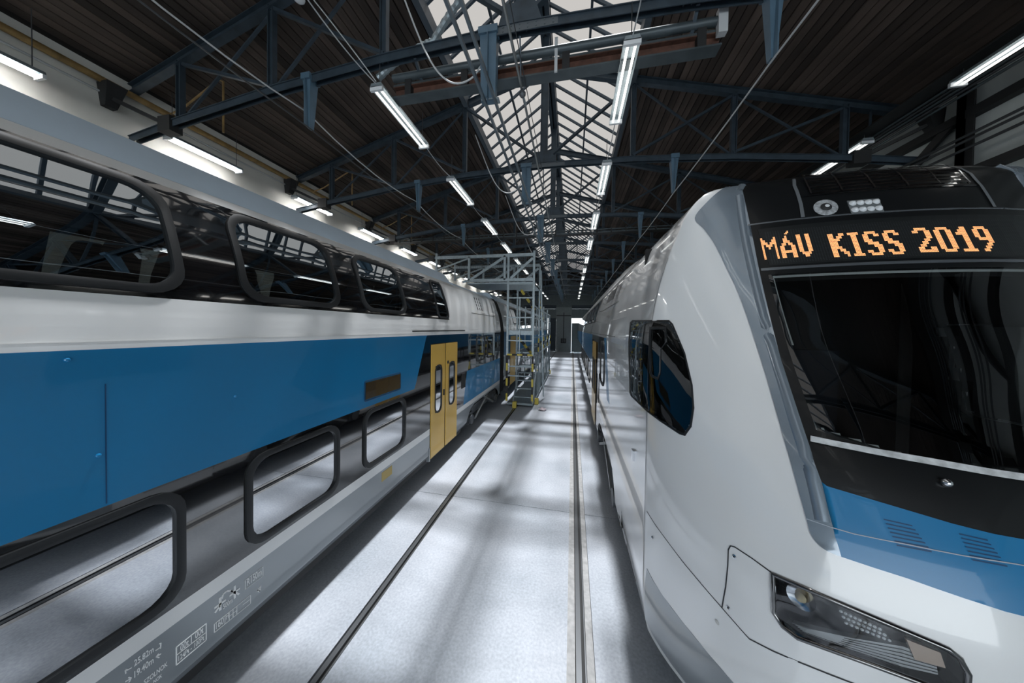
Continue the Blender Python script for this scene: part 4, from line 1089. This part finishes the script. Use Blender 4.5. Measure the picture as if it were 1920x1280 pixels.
# car body behind the nose
def right_body(car, y0, y1, first):
    for out, X0 in ((-1, RX), (1, RX+2.8)):
        S = body_surf(X0, out); near = out == -1
        if first:
            up = [(9.0+1.75*k, 10.45+1.75*k, 3.10, 3.84) for k in range(5)]
            lw = [(10.4+1.55*k, 11.6+1.55*k, 1.02, 1.80) for k in range(6)]
            d0, d1 = 7.75, 9.05
            for a, b in ((y0, 4.25), (7.15, y1)):
                MB().grid([[(X0-out*.075, a, .38), (X0-out*.075, b, .38)], [(X0-out*.045, a, .42), (X0-out*.045, b, .42)], [(X0, a, .485), (X0, b, .485)]]).build('skirt_edge', M_white, car)
                panel(S, a, b, .485, .90).build('lower_panel', M_white, car)
            ar = [(4.25, .485), (4.40, .66), (4.6, .80), (4.9, .86), (6.5, .86), (6.8, .80), (7.0, .66), (7.15, .485), (7.15, .90), (4.25, .90)]
            fill_poly(S, ar).build('wheel_arch', M_white, car)
            fill_poly(S, [(y0, .90), (y1, .90), (y1, .982), (6.05, .982), (5.05, 1.65), (5.75, 2.74), (y1, 2.74), (y1, 3.063), (y0, 3.063)], step=.4).build('white_side', M_white, car)
            fill_poly(S, [(5.05, 1.65), (5.45, 1.65), (6.1, 2.74), (5.75, 2.74)], step=.3).build('blue_flash', M_blue, car)
            fill_poly(S, [(6.05, .982), (9.6, .982), (9.6, 2.74), (6.1, 2.74), (5.45, 1.65), (5.05, 1.65)], step=.4).build('door_surround', M_gblack, car)
            panel(S, 9.6, y1, .982, 1.847).build('window_band', M_gblack, car); panel(S, 9.6, y1, 1.847, 2.74).build('blue_panel', M_blue, car)
            if near:
                for h in lw: window(S, h, .15, .05, G_low, car)
                window(S, (5.95, 6.75, 1.75, 2.66), .2, .05, G_low, car)
                for a, b in ((d0, (d0+d1)/2-.02), ((d0+d1)/2+.02, d1)):
                    dr = panel(S, a, b, .42, 2.57, [(a+.15, b-.15, 1.22, 2.1)], off=.02).build('door', M_yellow, car)
                    window(lambda y, z: (S(y, z)[0]+S(y, z)[1]*.02, S(y, z)[1]), (a+.13, b-.13, 1.2, 2.12), .12, .03, G_low, dr, off=.012)
                MB().box((X0-.03, 7.2, 1.15), (X0-.012, 7.25, 1.85)).build('grab_rail', M_under, car)
                MB().box((X0-.006, 4.6, 2.79), (X0, y1, 2.80)).build('rain_bead', M_under, car)
                MB().box((X0-.022, 3.05, 1.60), (X0, 3.12, 1.70)).build('door_lock', M_chrome, car)
                MB().box((X0-.004, 2.9, .52), (X0, 3.9, .53)).build('panel_joint', seam, car)
                MB().box((X0-.006, 3.35, .53), (X0, 3.6, .56)).build('latch', M_chrome, car)
        else:
            up = []
            panel(S, y0, y1, .42, .982).build('lower_panel', M_white, car); panel(S, y0, y1, .982, 1.847).build('window_band', M_gblack, car)
            panel(S, y0, y1, 1.847, 2.74).build('blue_panel', M_blue, car); panel(S, y0, y1, 2.74, 3.063).build('white_band', M_white, car)
        ya = 8.7 if first else y0+1
        panel(S, y0, ya, 3.063, 4.118, dz=.04).build('white_end_panel', M_white, car, smooth=60)
        panel(S, ya, y1, 3.063, 3.12).build('white_sill', M_white, car)
        panel(S, ya, y1, 3.06, 3.88, [inset(h, .05) for h in up]).build('upper_window_band', M_gblack if not near else M_white, car, smooth=60)
        panel(S, ya, y1, 3.88, 3.965).build('cantrail', M_white, car, smooth=60)
        if near:
            for h in up: window(S, h, .12, .07, G_up, car)
    ya = 8.7 if first else y0+1
    roof_loft(RX+2.8, 1, ya, y1, [(.352, 3.965), (.40, 3.97), (.43, 4.02), (.60, 4.36), (.72, 4.45), (1.4, 4.47)]).build('roof', mat('roof_pale', (.55, .57, .58), .45, coat=.2), car, smooth=35)
    if first:
        roof_loft(RX+2.8, 1, y0, ya, [(.62, 4.08), (.95, 4.11), (1.4, 4.12)]).build('roof_end', M_white, car, smooth=50)
        # sloping roof fairing with louvres behind the nose
        for out, X0 in ((-1, RX), (1, RX+2.8)):
            rows = []
            for y, k in ((4.3, 0), (5.2, .35), (6.3, .75), (7.4, 1), (8.7, 1)):
                rows.append([(X0-out*d, y, lerp(z0, z1, k)) for d, z0, z1 in ((.25, 3.80, 3.80), (.33, 3.93, 3.95), (.44, 4.02, 4.08), (.60, 4.075, 4.34), (.75, 4.095, 4.43), (1.4, 4.118, 4.47))])
            MB().grid(rows).build('roof_fairing', mat('roof_pale', (0, 0, 0)), car, smooth=50)
            if near or out == -1:
                S = body_surf(RX, -1)
                surf_line(S, [(4.9, 3.36), (7.6, 3.36), (8.4, 3.40)], .014, .003).build('lid_joint', seam, car)
                for k in range(8): surf_patch(S, [(5.9+.16*k, 3.50), (5.97+.16*k, 3.50), (6.1+.16*k, 3.76), (6.03+.16*k, 3.76)], .004, step=.3).build('vent_slot', M_under, car)
    end_wall(RX+2.8, 1, y1-.06, .06).build('end_wall', M_dark, car)
    if not first: end_wall(RX+2.8, 1, y0, .06).build('end_wall', M_dark, car)
    under_and_ends(car, RX, -1, y0+.6 if first else y0, y1, [5.7] if first else [y0+2])
    bogie(RX, -1, 5.7 if first else y0+2, car)
right_body(rt, YA, 20.5, True)
r2 = thing('train_car', 'second car of the white train coupled behind the driving car', 'train', (RC, 29, 0))
right_body(r2, 20.75, 36.5, False)
MB().box((RX+.3, 20.5, .6), (RX+2.5, 20.75, 3.8)).build('gangway_bellows', M_rubber, r2)
# running rails of the two tracks, flush in the floor
for x, l in ((LX-1.4, 'the blue sided train'), (RC, 'the white train')):
    t = thing('track', 'pair of running rails flush in the floor under '+l, 'track', (x, 0, 0))
    for s in (-1, 1): MB().box((x+s*.75-.035, Y_NEAR, .0005), (x+s*.75+.035, Y_FAR, .004)).build('rail', mat('rail_steel', (0, 0, 0)), t)

# ================================================================== ACCESS PLATFORM
ap = thing('access_platform', 'tall galvanised access platform with yellow and black striped stairs between the trains', 'scaffold', (-1.9, 10.5, 0))
def gbar(n, p, q, w_=.06, h=.06, m_=None): return MB().bar(p, q, w_, h).build(n, m_ or M_galv, ap)
XA, XB, YF = -2.34, -1.39, 10.5
def hazard(n, p, q, k, w_=.06):
    p, q = Vector(p), Vector(q); b = None
    for i in range(k):
        o = MB().bar(p.lerp(q, i/k), p.lerp(q, (i+1)/k), w_, w_).build(n if b is None else 'stripe', M_hazy if i % 2 == 0 else M_hazk, ap if b is None else b)
        b = b or o
for x in (XA, XB):
    gbar('post', (x, YF, 1.9), (x, YF, 5.6 if x == XA else 5.72), .075, .075)
    hazard('stair_post', (x, YF-.02, .22), (x, YF-.02, 1.9), 6, .065)
    gbar('post', (x, 12.4, 0), (x, 12.4, 5.6), .07, .07)
for y in (14.6, 16.8, 19.0):
    for x in (XA, XB-.03): gbar('post', (x, y, 0), (x, y, 4.0 if y < 18 else 3.3), .06, .06)
# stairs
for k in range(6):
    MB().box((XA+.28, YF+.26*k, .36+.26*k), (XB-.02, YF+.26*k+.24, .39+.26*k)).build('tread', M_galv, ap)
for x in (XA+.26, XB): gbar('stringer', (x, YF-.05, .18), (x, YF+1.75, 1.92), .04, .14)
MB().box((XA, YF+.1, .05), (XB, 19.1, .13)).build('base_frame', M_galv, ap)
for x, y in ((XA+.32, YF-.1), (XB+.1, YF+.6), (XA+.1, 18.9), (XB, 18.9)):
    f = MB().box((x-.07, y-.07, .0), (x+.07, y+.07, .22)).build('foot', M_hazy, ap)
for z, t in ((1.9, .06), (2.82, .16), (4.60, .08)):
    MB().box((XA, YF+.05 if z > 2 else 12.2, z-t), (XB, 19.0 if z < 2.8 else 12.5, z)).build('deck', M_galv, ap)
MB().box((XA, 12.5, 2.84), (XB, 19.0, 2.90)).build('deck', M_galv, ap)
hazard('hand_bar', (XA, YF-.03, 1.93), (XB, YF-.03, 1.93), 5, .06)
for z in (3.30, 4.02, 2.45, 1.15, 1.5): gbar('rail', (XA, YF, z), (XB, YF, z), .04, .045)
for x in (XA+.45,): gbar('rail_post', (x, YF, 1.95), (x, YF, 4.05), .035, .035)
hazard('hand_rail', (-1.92, 10.9, 4.35), (-1.45, 12.0, 3.55), 6, .07)
hazard('hand_rail', (-1.40, 12.4, 4.15), (-1.42, 14.6, 3.25), 8, .07)
hazard('hand_rail', (-1.98, 10.8, 2.55), (-1.55, 12.0, 1.75), 6, .07)
hazard('hand_rail', (-1.40, 12.4, 2.5), (-1.42, 14.8, 1.6), 8, .07)
for z in (3.3, 3.75, 2.2, 2.55):
    gbar('side_rail', (XB, YF, z), (XB-.03, 19.0, z), .04, .04)
for i in range(17):
    y = YF+.5*i; gbar('lattice', (XB, y, .16 if i % 2 else 1.8), (XB, y+.5, 1.8 if i % 2 else .16), .035, .035)
for i in range(10): gbar('baluster', (XB, YF+.2+.85*i, 2.9), (XB, YF+.2+.85*i, 3.75), .03, .03)
for i in range(6): gbar('side_brace', (XB-.02, 12.4+1.1*i, 1.95 if i % 2 else 2.8), (XB-.02, 13.5+1.1*i, 2.8 if i % 2 else 1.95), .035, .035)
gbar('side_rail', (XB, YF, 1.85), (XB, 19.0, 1.85), .05, .07); gbar('side_rail', (XB, YF, .14), (XB, 19.0, .14), .05, .07)
for y in (12.0, 14.2, 16.4, 18.6): hazard('guard_tip', (XB+.03, y, 1.95), (XB+.03, y, 2.5), 3, .05)
# upper bridge reaching over the train roof
for y in (YF, 12.3):
    gbar('bridge_chord', (-5.25, y, 5.58), (XB, y, 5.58), .08, .11); gbar('bridge_chord', (-3.95, y, 4.68), (XB, y, 4.68), .08, .11)
    for x in (-3.87, -2.48): gbar('bridge_post', (x, y, 4.68), (x, y, 5.58), .08, .08)
    gbar('bridge_post', (-5.2, y, 5.0), (-5.2, y, 5.75), .07, .07)
    gbar('bridge_diagonal', (-3.8, y, 4.72), (-2.5, y, 5.52), .06, .09); gbar('bridge_diagonal', (-2.25, y, 4.74), (XB-.05, y, 5.45), .06, .09)
    gbar('bridge_diagonal', (-3.9, y, 5.52), (-5.2, y, 5.1), .05, .05)
mb = MB()
for i in range(52): mb.bar((-5.15+.072*i, YF+.06, 4.72), (-5.15+.072*i, YF+.06, 5.54), .006, .006)
for j in range(12): mb.bar((-5.15, YF+.06, 4.74+.07*j), (XB, YF+.06, 4.74+.07*j), .006, .006)
o = mb.build('wire_mesh', M_greyst, ap); o['kind'] = 'stuff'
MB().box((-3.95, YF, 4.55), (XB, 12.3, 4.60)).build('bridge_deck', M_galv, ap)
gbar('hose_pole', (-1.12, 12.0, 0.1), (-1.3, 12.0, 5.3), .05, .05)
